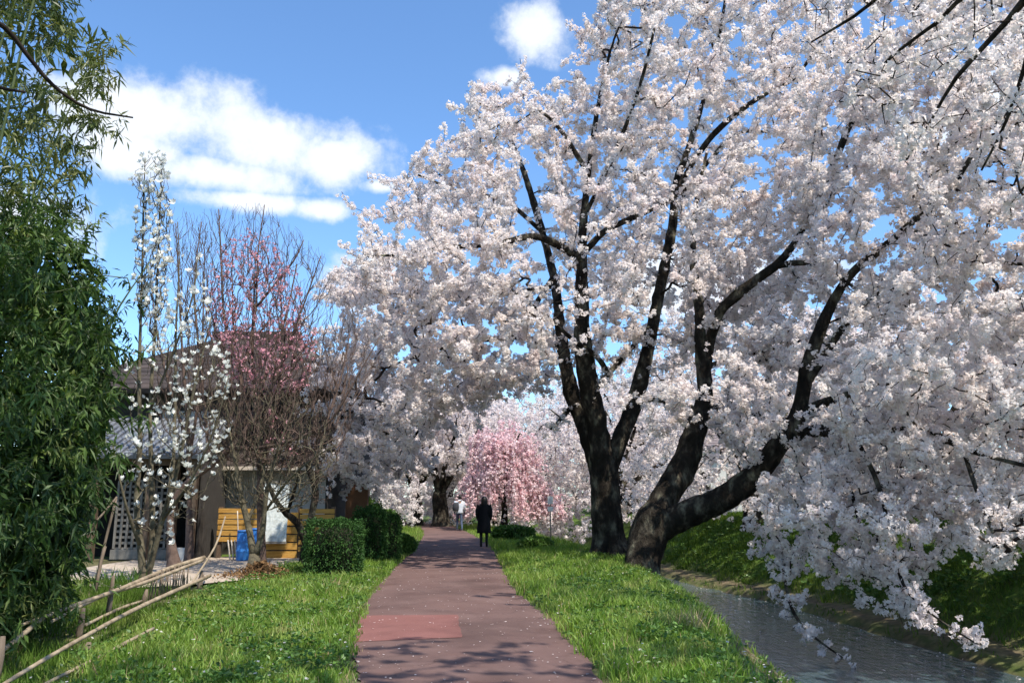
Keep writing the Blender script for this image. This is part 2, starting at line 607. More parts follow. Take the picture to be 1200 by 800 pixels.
MAT['shrub'] = mat_leaf('bright shrub leaf', [(0.045, 0.105, 0.020), (0.085, 0.17, 0.03), (0.13, 0.22, 0.05)], 4, 0.3, gloss=0.03, island=0.3)
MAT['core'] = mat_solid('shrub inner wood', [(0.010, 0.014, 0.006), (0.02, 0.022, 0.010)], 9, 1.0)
MAT['grass'] = mat_leaf('grass blade', [(0.095, 0.165, 0.022), (0.165, 0.280, 0.040), (0.24, 0.335, 0.066), (0.36, 0.36, 0.15)], 1.4, 0.42, (1.1, 1.15, 0.5), gloss=0.025, rough=0.5, detail=6, island=0.3)
MAT['bankgrass'] = mat_leaf('bank weeds', [(0.050, 0.092, 0.018), (0.095, 0.165, 0.030), (0.17, 0.225, 0.055)], 0.7, 0.35, (1.1, 1.15, 0.5), detail=6, island=0.3)
MAT['dry'] = mat_leaf('dry stalks', [(0.30, 0.22, 0.12), (0.45, 0.36, 0.20)], 3, 0.2, island=0.2)
MAT['deadleaf'] = mat_leaf('dead leaves', [(0.10, 0.055, 0.03), (0.20, 0.12, 0.06), (0.30, 0.19, 0.10)], 5, 0.2, island=0.4)
MAT['pole'] = mat_solid('weathered bamboo pole', [(0.15, 0.115, 0.075), (0.30, 0.235, 0.16), (0.42, 0.34, 0.24)], 7, 0.6, 0.2, 18, vscale=(1, 1, 1))
MAT['post'] = mat_solid('weathered wooden post', [(0.10, 0.075, 0.055), (0.22, 0.17, 0.125)], 6, 0.9, 0.4, 20, vscale=(4, 4, 0.5))


def mat_ground():
    m, nt, out = material('meadow soil')
    N, L = nt.nodes, nt.links
    p = N.new('ShaderNodeBsdfPrincipled')
    p.inputs['Roughness'].default_value = 0.95
    p.inputs['Specular IOR Level'].default_value = 0.15
    c1, f1 = ramp_noise(nt, [(0.035, 0.060, 0.012), (0.065, 0.115, 0.018), (0.11, 0.15, 0.035)], 1.3, 8)
    c2, f2 = ramp_noise(nt, [(0.055, 0.042, 0.028), (0.12, 0.092, 0.058), (0.20, 0.16, 0.10)], 5, 8)
    at = N.new('ShaderNodeAttribute'); at.attribute_name = 'soil'
    mx = N.new('ShaderNodeMix'); mx.data_type = 'RGBA'
    _, f3 = ramp_noise(nt, [(0, 0, 0), (1, 1, 1)], 2.2, 6, stops=[0.35, 0.65])
    ad = N.new('ShaderNodeMath'); ad.operation = 'ADD'
    sb = N.new('ShaderNodeMath'); sb.operation = 'SUBTRACT'; L.new(f3, sb.inputs[0]); sb.inputs[1].default_value = 0.5
    L.new(at.outputs['Fac'], ad.inputs[0]); L.new(sb.outputs[0], ad.inputs[1]); ad.use_clamp = True
    L.new(ad.outputs[0], mx.inputs['Factor'])
    L.new(c1, mx.inputs['A']); L.new(c2, mx.inputs['B'])
    L.new(mx.outputs['Result'], p.inputs['Base Color'])
    b = N.new('ShaderNodeBump'); b.inputs['Strength'].default_value = 0.7; b.inputs['Distance'].default_value = 0.05
    L.new(f2, b.inputs['Height']); L.new(b.outputs[0], p.inputs['Normal'])
    L.new(p.outputs[0], out.inputs[0])
    return m


def mat_asphalt(name, cols, sc=1.2):
    m, nt, out = material(name)
    N, L = nt.nodes, nt.links
    p = N.new('ShaderNodeBsdfPrincipled')
    p.inputs['Roughness'].default_value = 0.9
    p.inputs['Specular IOR Level'].default_value = 0.25
    c, f = ramp_noise(nt, cols, sc, 8, rough=0.65)
    st, _ = ramp_noise(nt, [(0.70, 0.70, 0.70), (1, 1, 1), (1.12, 1.10, 1.08)], 0.55, 9, rough=0.7, stops=[0.36, 0.5, 0.68], distort=0.4)
    vo = N.new('ShaderNodeTexVoronoi'); vo.feature = 'DISTANCE_TO_EDGE'; vo.inputs['Scale'].default_value = 0.55
    tcc = N.new('ShaderNodeTexCoord'); nz = N.new('ShaderNodeTexNoise'); nz.inputs['Scale'].default_value = 1.6; nz.inputs['Detail'].default_value = 6
    L.new(tcc.outputs['Object'], nz.inputs['Vector'])
    va = N.new('ShaderNodeVectorMath'); va.operation = 'MULTIPLY_ADD'; L.new(nz.outputs['Color'], va.inputs[0]); va.inputs[1].default_value = (1.3, 1.3, 0); L.new(tcc.outputs['Object'], va.inputs[2])
    L.new(va.outputs[0], vo.inputs['Vector'])
    ck = N.new('ShaderNodeMapRange'); L.new(vo.outputs['Distance'], ck.inputs['Value']); ck.inputs['From Max'].default_value = 0.006; ck.inputs['To Min'].default_value = 0.55; ck.inputs['To Max'].default_value = 1.0
    m0 = N.new('ShaderNodeMix'); m0.data_type = 'RGBA'; m0.blend_type = 'MULTIPLY'; m0.inputs['Factor'].default_value = 0.85
    L.new(c, m0.inputs['A']); L.new(st, m0.inputs['B'])
    m1 = N.new('ShaderNodeMix'); m1.data_type = 'RGBA'; m1.blend_type = 'MULTIPLY'; m1.inputs['Factor'].default_value = 0.7
    L.new(m0.outputs['Result'], m1.inputs['A']); L.new(ck.outputs[0], m1.inputs['B'])
    c = m1.outputs['Result']
    g, gf = ramp_noise(nt, [(0.62, 0.62, 0.62), (1.35, 1.32, 1.3)], 260, 2, rough=0.5, stops=[0.3, 0.72])
    mx = N.new('ShaderNodeMix'); mx.data_type = 'RGBA'; mx.blend_type = 'MULTIPLY'; mx.inputs['Factor'].default_value = 0.75
    L.new(c, mx.inputs['A']); L.new(g, mx.inputs['B'])
    L.new(mx.outputs['Result'], p.inputs['Base Color'])
    b = N.new('ShaderNodeBump'); b.inputs['Strength'].default_value = 0.5; b.inputs['Distance'].default_value = 0.006
    L.new(gf, b.inputs['Height']); L.new(b.outputs[0], p.inputs['Normal'])
    L.new(p.outputs[0], out.inputs[0])
    return m


def mat_water():
    m, nt, out = material('stream water')
    N, L = nt.nodes, nt.links
    p = N.new('ShaderNodeBsdfPrincipled')
    p.inputs['Roughness'].default_value = 0.05
    p.inputs['IOR'].default_value = 1.5
    p.inputs['Specular IOR Level'].default_value = 1.0
    c, f = ramp_noise(nt, [(0.032, 0.056, 0.066), (0.050, 0.080, 0.092), (0.075, 0.108, 0.118)], 1.1, 5, vscale=(1, 0.4, 1))
    L.new(c, p.inputs['Base Color'])
    _, h1 = ramp_noise(nt, [(0, 0, 0), (1, 1, 1)], 7.0, 5, vscale=(1.0, 0.4, 1), distort=0.8)
    b = N.new('ShaderNodeBump'); b.inputs['Strength'].default_value = 0.6; b.inputs['Distance'].default_value = 0.05
    L.new(h1, b.inputs['Height']); L.new(b.outputs[0], p.inputs['Normal'])
    L.new(p.outputs[0], out.inputs[0])
    return m


MAT['ground'] = mat_ground()
MAT['path'] = mat_asphalt('red brown asphalt', [(0.098, 0.056, 0.049), (0.128, 0.078, 0.069), (0.141, 0.088, 0.078), (0.167, 0.108, 0.097)])
MAT['patch'] = mat_asphalt('red asphalt patch', [(0.180, 0.078, 0.068), (0.215, 0.098, 0.086)], 2.0)
MAT['water'] = mat_water()
MAT['gravel'] = mat_solid('pale gravel yard', [(0.26, 0.21, 0.16), (0.42, 0.35, 0.28), (0.55, 0.48, 0.40)], 14, 0.95, 0.6, 60, spec=0.1)

# ------------------------------------------------------------------ terrain
WATER_Z = -1.35
pathL_px = [(418, 800), (416, 760), (418, 735), (428, 705), (448, 682), (466, 662), (482, 648), (490, 638), (496, 626), (494, 620)]
pathR_px = [(706, 800), (668, 750), (640, 722), (614, 700), (598, 684), (590, 668), (582, 652), (574, 640), (556, 627), (540, 620)]
pl = [np.array((-0.75, -8, 0)), np.array((-0.95, 2.0, 0))] + [Gd(*q) for q in pathL_px] + [np.array((-8.0, 52, 0)), np.array((-17, 60, 0)), np.array((-40, 70, 0))]
pr = [np.array((1.15, -8, 0)), np.array((1.05, 2.0, 0))] + [Gd(*q) for q in pathR_px] + [np.array((-4.5, 56, 0)), np.array((-15, 64.5, 0)), np.array((-40, 74.5, 0))]
pl, pr = np.array(pl), np.array(pr)


def path_bounds(y):
    return np.interp(y, pl[:, 1], pl[:, 0]), np.interp(y, pr[:, 1], pr[:, 0])


toeR_px = [Gd(1190, 790, WATER_Z), Gd(1000, 735, WATER_Z), Gd(900, 705, WATER_Z), Gd(800, 683, WATER_Z)]
tyR = np.array([-30, 5] + [q[1] for q in toeR_px] + [40, 60, 90, 700.])
txR = np.array([9.2, 9.0] + [q[0] for q in toeR_px] + [4.6, 2.0, -12, -300.])
tyL = np.array([-30, 8, 13, 18, 22, 26, 32, 40, 60, 90, 700.])
txL = np.array([4.1, 4.1, 4.2, 4.3, 4.3, 4.1, 3.2, 1.6, -1.5, -16, -304.])


def wob(x, y, s=1.0):
    return 0.5 * np.sin(x * 1.3 * s + 2.1 * np.sin(y * 0.7 * s)) + 0.3 * np.sin(y * 2.3 * s + x * 0.9 * s) + 0.2 * np.sin(x * 4.1 * s - y * 3.3 * s)


def height(x, y):
    x, y = np.asarray(x, float), np.asarray(y, float)
    tl, tr = np.interp(y, tyL, txL), np.interp(y, tyR, txR)
    tl = tl + 0.10 * wob(y * 0.9, y * 1.7)
    tr = tr + 0.15 * wob(y * 1.1 + 5, y * 1.3)
    zb = 0.02 * wob(x, y)
    # left bank: a shoulder of about 1.4 m
    ws = np.interp(y, [5, 8, 12, 18], [2.7, 2.3, 1.7, 1.5])
    sL = np.clip((x - (tl - ws)) / ws, 0, 1)
    sL = sL ** 1.35
    z = zb * (1 - sL) + sL * (WATER_Z - 0.06)
    # bed
    z = np.where((x > tl) & (x < tr), WATER_Z - 0.06 - 0.25 * np.sin(np.clip((x - tl) / np.maximum(tr - tl, 0.1), 0, 1) * math.pi), z)
    # far bank: low ledge of soil, then the grass slope
    q = x - tr
    zr = WATER_Z - 0.06 + 0.22 * np.clip(q / 0.25, 0, 1) + 0.12 * np.clip((q - 0.25) / 0.9, 0, 1) + 1.75 * np.clip((q - 1.1) / 3.2, 0, 1) ** 0.85
    z = np.where(x >= tr, zr + 0.05 * wob(x, y) * np.clip(q, 0, 1), z)
    # verge swells a little between the path and the bank
    pL, pR = path_bounds(y)
    v = np.clip((x - pR - 0.05) / 0.7, 0, 1) * np.clip((tl - 1.3 - x) / 0.7, 0, 1) * (y > 4)
    z = z + v * (0.05 + 0.04 * wob(x * 1.5, y * 1.5))
    # left lawn
    v = np.clip((pL - 0.05 - x) / 0.8, 0, 1) * (y < 30) * (y > 4)
    z = z + v * 0.05
    onp = (x > pL - 0.15) & (x < pR + 0.15) & (y < 75)
    return np.where(onp, np.minimum(z, 0.0) - 0.004, z)


def axis(segs):
    return np.unique(np.concatenate([np.arange(a, b, s) for a, b, s in segs] + [[segs[-1][1]]]))


gx = axis([(-900, -100, 80), (-100, -30, 7), (-30, -12, 1.5), (-12, -4, 0.4), (-4, 12, 0.22), (12, 30, 1.0), (30, 100, 7), (100, 900, 80)])
gy = axis([(-300, -40, 40), (-40, 0, 4), (0, 5, 0.6), (5, 32, 0.3), (32, 60, 0.7), (60, 140, 5), (140, 1400, 90)])
X, Y = np.meshgrid(gx, gy)
Z = height(X, Y)
nx, ny = len(gx), len(gy)
ii = (np.arange(ny - 1)[:, None] * nx + np.arange(nx - 1)[None]).ravel()
gm = mesh_np('ground', np.stack([X, Y, Z], -1), np.stack([ii, ii + 1, ii + nx + 1, ii + nx], 1), True)
tlg = np.interp(Y, tyL, txL); trg = np.interp(Y, tyR, txR)
soil = np.clip((X - (tlg - np.interp(Y, [5, 8, 10, 13, 18], [2.45, 2.25, 1.8, 1.15, 0.9]))) / 0.35, 0, 1) * (X < tlg + 0.2) * 0.85 + np.clip(1 - np.abs(X - (trg + 0.6)) / 0.9, 0, 1) * 0.95 + ((X > tlg) & (X < trg)) * 1.0 + np.clip((-3.9 - X - 0.09 * (Y - 6)) / 0.8, 0, 1) * (Y < 22) * (Y > 0) * 0.7
_l, _r = path_bounds(Y)
soil = soil + 0.75 * np.clip(1 - np.abs(X - _l) / 0.35, 0, 1) + 0.75 * np.clip(1 - np.abs(X - _r) / 0.35, 0, 1)
at = gm.attributes.new('soil', 'FLOAT', 'POINT')
at.data.foreach_set('value', np.clip(soil, 0, 1).astype(np.float32).ravel())
obj('ground', gm, MAT['ground'], kind='structure')

# the path: one sheet with a slightly ragged edge
yy = axis([(-8, 4, 1.0), (4, 30, 0.15), (30, 74, 0.5)])
a, b = path_bounds(yy)
r1 = np.random.default_rng(3)
a = a + r1.normal(0, 0.018, len(yy)) + 0.03 * np.sin(yy * 1.9); b = b + r1.normal(0, 0.018, len(yy)) + 0.03 * np.sin(yy * 2.3 + 1)
cols_ = 9
fr = np.linspace(0, 1, cols_)
PX = a[:, None] * (1 - fr) + b[:, None] * fr
PZ = 0.008 + 0.012 * np.sin(fr * math.pi)[None] + np.zeros_like(PX)
ii = (np.arange(len(yy) - 1)[:, None] * cols_ + np.arange(cols_ - 1)[None]).ravel()
obj('path', mesh_np('path', np.stack([PX, np.repeat(yy[:, None], cols_, 1), PZ], -1), np.stack([ii, ii + 1, ii + cols_ + 1, ii + cols_], 1), True), MAT['path'], kind='structure')
# red repair patch in the path
c4 = [Gd(416, 753), Gd(541, 749), Gd(536, 722), Gd(421, 722)]
vs = []
for s in np.linspace(0, 1, 14):
    for t in np.linspace(0, 1, 10):
        q = (c4[0] * (1 - t) + c4[1] * t) * (1 - s) + (c4[3] * (1 - t) + c4[2] * t) * s
        f_ = (q[0] - np.interp(q[1], yy, a)) / (np.interp(q[1], yy, b) - np.interp(q[1], yy, a))
        vs.append((q[0] + 0.008 * math.sin(9 * s) + 0.006 * math.sin(23 * s), q[1] + 0.010 * math.sin(7 * t) + 0.008 * math.sin(19 * t + 3 * s), 0.0125 + 0.012 * math.sin(math.pi * min(max(f_, 0), 1))))
ii = (np.arange(13)[:, None] * 10 + np.arange(9)[None]).ravel()
obj('path_patch', mesh_np('path_patch', np.array(vs), np.stack([ii, ii + 1, ii + 11, ii + 10], 1), True), MAT['patch'], kind='structure')

# water
wy = axis([(-30, 60, 1.0), (60, 120, 4)])
wl, wr = np.interp(wy, tyL, txL) - 0.5, np.interp(wy, tyR, txR) + 0.45
wv = np.stack([np.stack([wl, wy, np.full_like(wy, WATER_Z)], 1), np.stack([wr, wy, np.full_like(wy, WATER_Z)], 1)], 1).reshape(-1, 3)
ii = np.arange(len(wy) - 1) * 2
obj('stream_water', mesh_np('stream_water', wv, np.stack([ii, ii + 1, ii + 3, ii + 2], 1)), MAT['water'], kind='structure')

# gravel yard in front of the house
yard_px = [(60, 676), (130, 664), (170, 658), (300, 655), (352, 655), (350, 668), (330, 678), (300, 683), (250, 688), (205, 692), (160, 694), (90, 692)]
yv = [Gd(*q) for q in yard_px]
yc = np.mean(yv, 0)
yv = np.array([yc] + yv); yv[:, 2] = 0.085
n = len(yv) - 1
obj('gravel_yard', mesh_np('gravel_yard', yv, np.array([(0, 1 + i, 1 + (i + 1) % n) for i in range(n)])), MAT['gravel'], kind='structure')


# ------------------------------------------------------------------ cherry trees
def limb_px(spec, step=0.3):
    """spec rows: px, py, distance, width in pixels"""
    return catmull([np.append(P(x, y, d), w / 2 / F * d) for x, y, d, w in spec], step)


def make_tree(name, label, base, trunk, limbs, targets, bloom_mat, T, per_m, bark='bark', twigm='twig', cat='tree', group=None, leaf_r=0.006,
              step=0.35, off=0.05, seed=1, maxr=0.03, flare=0.35, crown_name='crown', extra=None, bow=0.12, tmax=0.06, smin=0.75, smax=1.3, start_frac=0.15, tufts=0, sides=12, up=0.0, near=None, clear=None):
    r_ = np.random.default_rng(seed)
    org = np.array(base, float)
    e = empty(name, org, label, cat, group)
    t = trunk.copy(); t[:, :3] -= org
    t = catmull(t, 0.09) if sides > 12 else t
    obj('trunk', tube('trunk', t, sides, 0.03, seed, flare=(9 if sides > 12 else 4, flare), relief=0.06), MAT[bark], e)
    for i, L in enumerate(limbs):
        l = L.copy(); l[:, :3] -= org
        l = catmull(l[::2] if len(l) > 6 else l, 0.12) if sides > 12 else l
        obj('limb', tube('limb', l, 14 if sides > 12 and l[0, 3] > 0.1 else 8, 0.04, seed + i + 1, relief=0.10), MAT[bark], e)
    S = grow(limbs, targets, step=step, leaf_r=leaf_r, r_=r_, bow=bow, maxr=tmax, start_frac=start_frac, up=up)
    obj('twigs', twig_mesh('twigs', S, org), MAT[twigm], e, kind='stuff')
    if T is not None:
        c, _ = along(S, per_m, r_, maxr=maxr, off=off)
        if tufts:
            LL = np.concatenate(limbs); LL = LL[(LL[:, 3] < 0.085) & (LL[:, 2] > 2.6)]
            k = r_.integers(0, len(LL), tufts)
            d = r_.normal(0, 1, (tufts, 3)); d /= np.linalg.norm(d, axis=1, keepdims=True)
            c = np.concatenate([c, LL[k, :3] + d * (LL[k, 3:4] + r_.uniform(0.03, 0.2, (tufts, 1)))])
        if extra is not None: c = np.concatenate([c, extra])
        if clear is not None: c = clear_limbs(c, clear, r_, 10, 0.18, 0.09)
        if near is not None:
            k = c[:, 1] < near[0]
            obj(crown_name, poms(crown_name, c[k], org, near[1], r_, smin, smax), bloom_mat, e, kind='stuff')
            c = c[~k]
        obj(crown_name, poms(crown_name, c, org, T, r_, smin, smax), bloom_mat, e, kind='stuff')
    return e, S


rT = np.random.default_rng(21)
POM_MAIN = pom_templates(28, 12, 0.056, 0.061, rT, True)

def clear_limbs(t, limbs, r_, rad_px=22, keep=0.28, rmin=0.075):
    """boughs carry their flowers on the outer twigs: thin out points standing right in front of thick wood"""
    L = np.concatenate(limbs); L = L[L[:, 3] > rmin]
    lx, ly, ld = project(L[:, :3]); tx, ty, td = project(t)
    hit = np.zeros(len(t), bool)
    for s0 in range(0, len(L), 100):
        d2 = (tx[:, None] - lx[None, s0:s0 + 100]) ** 2 + (ty[:, None] - ly[None, s0:s0 + 100]) ** 2
        hit |= ((d2 < rad_px ** 2) & (td[:, None] < ld[None, s0:s0 + 100] + 0.2)).any(1)
    return t[~hit | (r_.uniform(0, 1, len(t)) < keep)]


def near_line(pts, n, sp, r_):
    """targets strewn round a hanging branch"""
    L = limb_px([(x, y, d, 2) for x, y, d in pts])
    k = r_.integers(0, len(L), n)
    return L[k, :3] + r_.normal(0, sp, (n, 3))


POM_NEAR = pom_templates(20, 16, 0.055, 0.052, rT, True)

# --- the upright cherry with three stems
A_trunk = limb_px([(715, 652, 22, 42), (713, 625, 22, 37), (710, 585, 22, 34), (708, 556, 22, 33), (707, 540, 22, 30)])
A_l = [limb_px([(a_, b_, c_, d_ * 0.88) for a_, b_, c_, d_ in s]) for s in (
    [(703, 560, 22, 24), (692, 520, 22.2, 24), (678, 480, 22.4, 22), (667, 450, 22.6, 20), (660, 410, 22.8, 17), (656, 380, 23, 15), (650, 330, 23.5, 12), (635, 270, 24, 10), (615, 205, 24.5, 8), (599, 165, 25, 6), (585, 130, 25, 3)],
    [(708, 560, 22, 30), (700, 500, 21.8, 29), (690, 450, 21.5, 27), (683, 400, 21.2, 22), (682, 350, 21, 19), (682, 300, 20.8, 15), (684, 260, 20.6, 11), (690, 200, 20.3, 8), (700, 130, 20, 6), (715, 60, 19.6, 4)],
    [(713, 556, 22, 22), (728, 510, 22, 24), (745, 465, 22.2, 22), (757, 420, 22.4, 18), (766, 375, 22.6, 16), (777, 320, 22.8, 15), (788, 265, 23, 13), (793, 215, 23.2, 11), (808, 170, 23.4, 8), (835, 80, 23.8, 6), (850, 0, 24, 4), (860, -70, 24, 3)],
    [(793, 222, 23.2, 9), (830, 165, 22.4, 9), (870, 128, 21.6, 8), (915, 100, 21, 6), (935, 88, 20.6, 5), (980, 20, 20, 3)],
    [(790, 245, 23.1, 7), (830, 190, 23, 6), (870, 155, 23, 5), (930, 160, 23, 3)],
    [(682, 304, 20.8, 12), (655, 288, 20, 11), (625, 277, 19.2, 9), (581, 286, 18.5, 7), (524, 290, 18, 6), (476, 298, 17.6, 4), (430, 300, 17.2, 2.5)],
    [(683, 298, 20.8, 10), (710, 270, 21, 9), (740, 256, 21.2, 8), (775, 240, 21.4, 6), (820, 212, 21.6, 4)],
    [(661, 410, 22.8, 8), (620, 396, 22.2, 7), (570, 398, 21.6, 6), (510, 410, 21, 5), (450, 432, 20.6, 3)],
    [(648, 325, 23.5, 8), (605, 390, 24.5, 7), (568, 430, 25.4, 6), (524, 464, 26.4, 5), (488, 508, 27.2, 3.5), (448, 556, 28, 3)],
    [(674, 470, 22.5, 7), (660, 488, 22, 6), (640, 507, 21.4, 4)],
    [(694, 462, 21.5, 6), (713, 438, 21.4, 8), (745, 402, 21.8, 7), (760, 384, 22.4, 6)],
    [(713, 438, 21.4, 7), (698, 416, 21.1, 7), (676, 402, 20.6, 6), (640, 370, 19.6, 4), (600, 340, 18.6, 3)],
    [(636, 272, 24, 7), (590, 235, 24, 6), (540, 225, 24, 5), (490, 205, 24, 3)],
    [(650, 335, 23.5, 7), (590, 345, 24.5, 6), (530, 350, 25, 5), (470, 370, 25.6, 3)],
    [(690, 205, 20.3, 7), (655, 150, 19.5, 6), (620, 120, 19, 4)],
    [(684, 255, 20.6, 7), (720, 180, 19.4, 6), (750, 100, 18.4, 5), (770, 20, 17.6, 3)],
)]
A_poly = [(398, 292), (428, 292), (448, 268), (432, 246), (462, 226), (470, 194), (502, 184), (498, 160), (536, 150), (538, 104), (566, 92), (600, 100), (628, 86), (650, 100), (664, 70), (686, 96), (692, 40), (706, 0), (730, -70), (860, -170),
          (960, -120), (980, 60), (950, 250), (920, 350), (860, 420), (790, 436), (740, 412), (690, 400), (640, 450), (590, 460), (540, 480), (500, 520), (450, 565), (405, 560), (388, 500), (392, 430), (404, 390), (388, 340)]
rA = np.random.default_rng(31)
A_left = [(398, 330), (470, 300), (560, 330), (650, 350), (690, 400), (640, 455), (590, 480), (540, 505), (500, 535), (450, 570), (405, 565), (390, 500), (394, 420)]
A_t = np.concatenate([clear_limbs(np.concatenate([clustered(sample_poly(A_poly, 330, 21.2, 5.0, rA, 170), 2300, (.6, .6, .2), rA), sample_poly(A_poly, 1800, 21.2, 5.0, rA, 170)]), A_l, rA),
                      clustered(sample_poly(A_left, 90, 24.0, 4.0, rA, 80), 800, (.5, .5, .2), rA),
                      near_line([(581, 286, 18.5), (524, 290, 18), (476, 298, 17.6), (430, 300, 17.2), (402, 292, 17)], 60, 0.3, rA),
                      near_line([(570, 400, 17.6), (620, 385, 17.2), (690, 350, 17), (740, 330, 17)], 70, 0.5, rA)])
make_tree('cherry_tree', 'big white-flowering cherry with three upright dark stems from one trunk beside the path', A_trunk[0, :3], A_trunk, A_l, A_t,
          MAT['bloom'], POM_MAIN, 25.0, sides=26, up=0.1, leaf_r=0.007, off=0.06, clear=A_l[:3] + [A_trunk], seed=41, cat='tree', group='cherry trees along the stream', tufts=1300)

# --- the leaning cherry over the stream
B_trunk = limb_px([(752, 682, 18.7, 38), (753, 658, 18.8, 38), (759, 632, 19, 44), (769, 608, 19, 44), (776, 596, 19, 36)])
B_l = [limb_px([(a_, b_, c_, d_ * 0.87) for a_, b_, c_, d_ in s]) for s in (
    [(766, 612, 19, 40), (785, 574, 19.2, 38), (803, 542, 19.4, 36), (814, 508, 19.5, 30), (826, 465, 19.6, 22), (823, 425, 19.6, 19), (821, 395, 19.5, 16), (818, 350, 19.6, 13), (812, 300, 19.8, 10), (816, 240, 20, 7), (828, 180, 20.2, 4)],
    [(825, 452, 19.6, 15), (831, 405, 19.4, 15), (846, 362, 19, 15), (880, 333, 18.6, 14), (912, 308, 18.3, 12), (932, 284, 18, 9), (955, 240, 17.7, 7), (980, 185, 17.5, 9), (1000, 140, 17.3, 8), (1022, 115, 17, 6), (1062, 60, 16.5, 4), (1090, 0, 16, 3)],
    [(766, 622, 19, 42), (800, 603, 18.8, 38), (850, 583, 18.5, 33), (888, 553, 18.2, 30), (908, 527, 18, 28), (930, 500, 17.8, 24), (938, 475, 17.7, 21), (945, 435, 17.6, 18), (955, 405, 17.5, 17), (965, 378, 17.4, 16), (978, 350, 17.3, 14), (1000, 318, 17, 12), (1020, 302, 16.8, 11), (1062, 267, 16.4, 10), (1106, 225, 16, 10), (1120, 212, 15.8, 9), (1150, 165, 15.4, 6), (1190, 110, 15, 4)],
    [(1108, 222, 16, 7), (1108, 203, 16.1, 7), (1110, 178, 16.2, 5), (1120, 140, 16.3, 3)],
    [(912, 311, 18.3, 9), (949, 308, 17.6, 8), (975, 319, 17, 6), (1012, 345, 16.4, 4)],
    [(825, 432, 19.6, 8), (864, 416, 19, 7), (900, 411, 18.5, 6), (950, 395, 18, 3)],
    [(827, 478, 19.6, 8), (850, 477, 19, 7), (876, 483, 18.4, 5), (910, 490, 18, 3)],
    [(947, 445, 17.6, 13), (969, 412, 17.3, 11), (986, 386, 17, 10), (1020, 350, 16, 7), (1070, 330, 15, 5), (1130, 320, 14, 3)],
    [(941, 482, 17.7, 14), (965, 472, 17.3, 12), (985, 465, 17, 11), (1030, 452, 16, 8), (1090, 445, 15, 6), (1180, 430, 14, 4), (1260, 400, 13, 3)],
    [(932, 514, 17.8, 12), (963, 500, 17, 11), (983, 522, 16.5, 8), (991, 562, 16.2, 6), (1003, 590, 16, 5), (1007, 640, 15.8, 4), (1009, 690, 15.6, 2)],
    [(893, 562, 18.2, 6), (905, 600, 17.5, 5), (915, 640, 17, 5), (920, 680, 16.5, 4), (932, 722, 16, 4), (962, 752, 15.5, 3), (1002, 780, 15, 2)],
    [(935, 508, 17.7, 10), (1000, 508, 16, 9), (1079, 503, 15, 8), (1128, 525, 14, 7), (1200, 545, 13, 5), (1270, 560, 12.4, 4)],
    [(1000, 508, 16, 7), (1030, 570, 15, 6), (1045, 640, 14.4, 5), (1062, 690, 14, 4), (1100, 725, 13.5, 3), (1148, 756, 13, 2)],
    [(1128, 525, 14, 6), (1150, 590, 13.4, 5), (1170, 640, 13, 3)],
    [(815, 500, 19.5, 9), (780, 470, 20.5, 7), (745, 470, 21, 5)],
    [(1062, 267, 16.4, 7), (1120, 290, 15, 6), (1190, 310, 14, 5), (1260, 300, 13.4, 3)],
    [(888, 556, 18.2, 9), (930, 575, 19, 7), (985, 590, 20, 5), (1050, 600, 21, 3)],
)]
B_poly = [(735, 470), (790, 440), (860, 400), (910, 340), (940, 220), (965, 100), (1010, 0), (1090, -90), (1230, -140), (1360, 60), (1380, 420), (1330, 600), (1210, 640), (1165, 645), (1110, 610), (1040, 600),
          (980, 612), (920, 585), (880, 560), (840, 520), (800, 500)]
B_low = [(870, 560), (960, 540), (1080, 560), (1200, 560), (1300, 560), (1290, 640), (1195, 655), (1160, 668), (1110, 640), (1085, 690), (1030, 680), (960, 670), (900, 640)]
rB = np.random.default_rng(33)


B_d = lambda a, b: 17.9 - 2.0 * max(0, (a - 900) / 300)
B_t = np.concatenate([clear_limbs(np.concatenate([clustered(sample_poly(B_poly, 330, B_d, 4.2, rB, 150), 2300, (.55, .55, .18), rB), sample_poly(B_poly, 1800, B_d, 4.2, rB, 150)]), B_l + A_l, rB),
                      sample_poly(B_low, 270, lambda a, b: 15.4 - 1.5 * max(0, (a - 1000) / 200), 1.8, rB, 60),
                      near_line([(915, 640, 17), (920, 680, 16.5), (932, 722, 16), (962, 752, 15.5), (1002, 780, 15)], 34, 0.2, rB),
                      near_line([(1045, 640, 14.4), (1062, 690, 14), (1100, 725, 13.5), (1148, 756, 13)], 28, 0.15, rB),
                      near_line([(1150, 590, 13.4), (1170, 640, 13)], 20, 0.2, rB),
                      near_line([(1003, 590, 16), (1007, 640, 15.8), (1040, 690, 15.3), (1080, 715, 15)], 24, 0.3, rB),
                      near_line([(960, 640, 16.4), (1000, 660, 16), (900, 640, 17.2), (870, 655, 17.6)], 30, 0.22, rB)])
make_tree('cherry_tree', 'massive white-flowering cherry leaning out over the stream on a thick forked trunk', B_trunk[0, :3], B_trunk, B_l, B_t,
          MAT['bloom'], POM_MAIN, 25.0, sides=26, up=0.1, leaf_r=0.007, off=0.06, clear=B_l[:3] + A_l[:3], near=(15.6, POM_NEAR), seed=43, cat='tree', group='cherry trees along the stream', flare=0.25, tufts=1300)

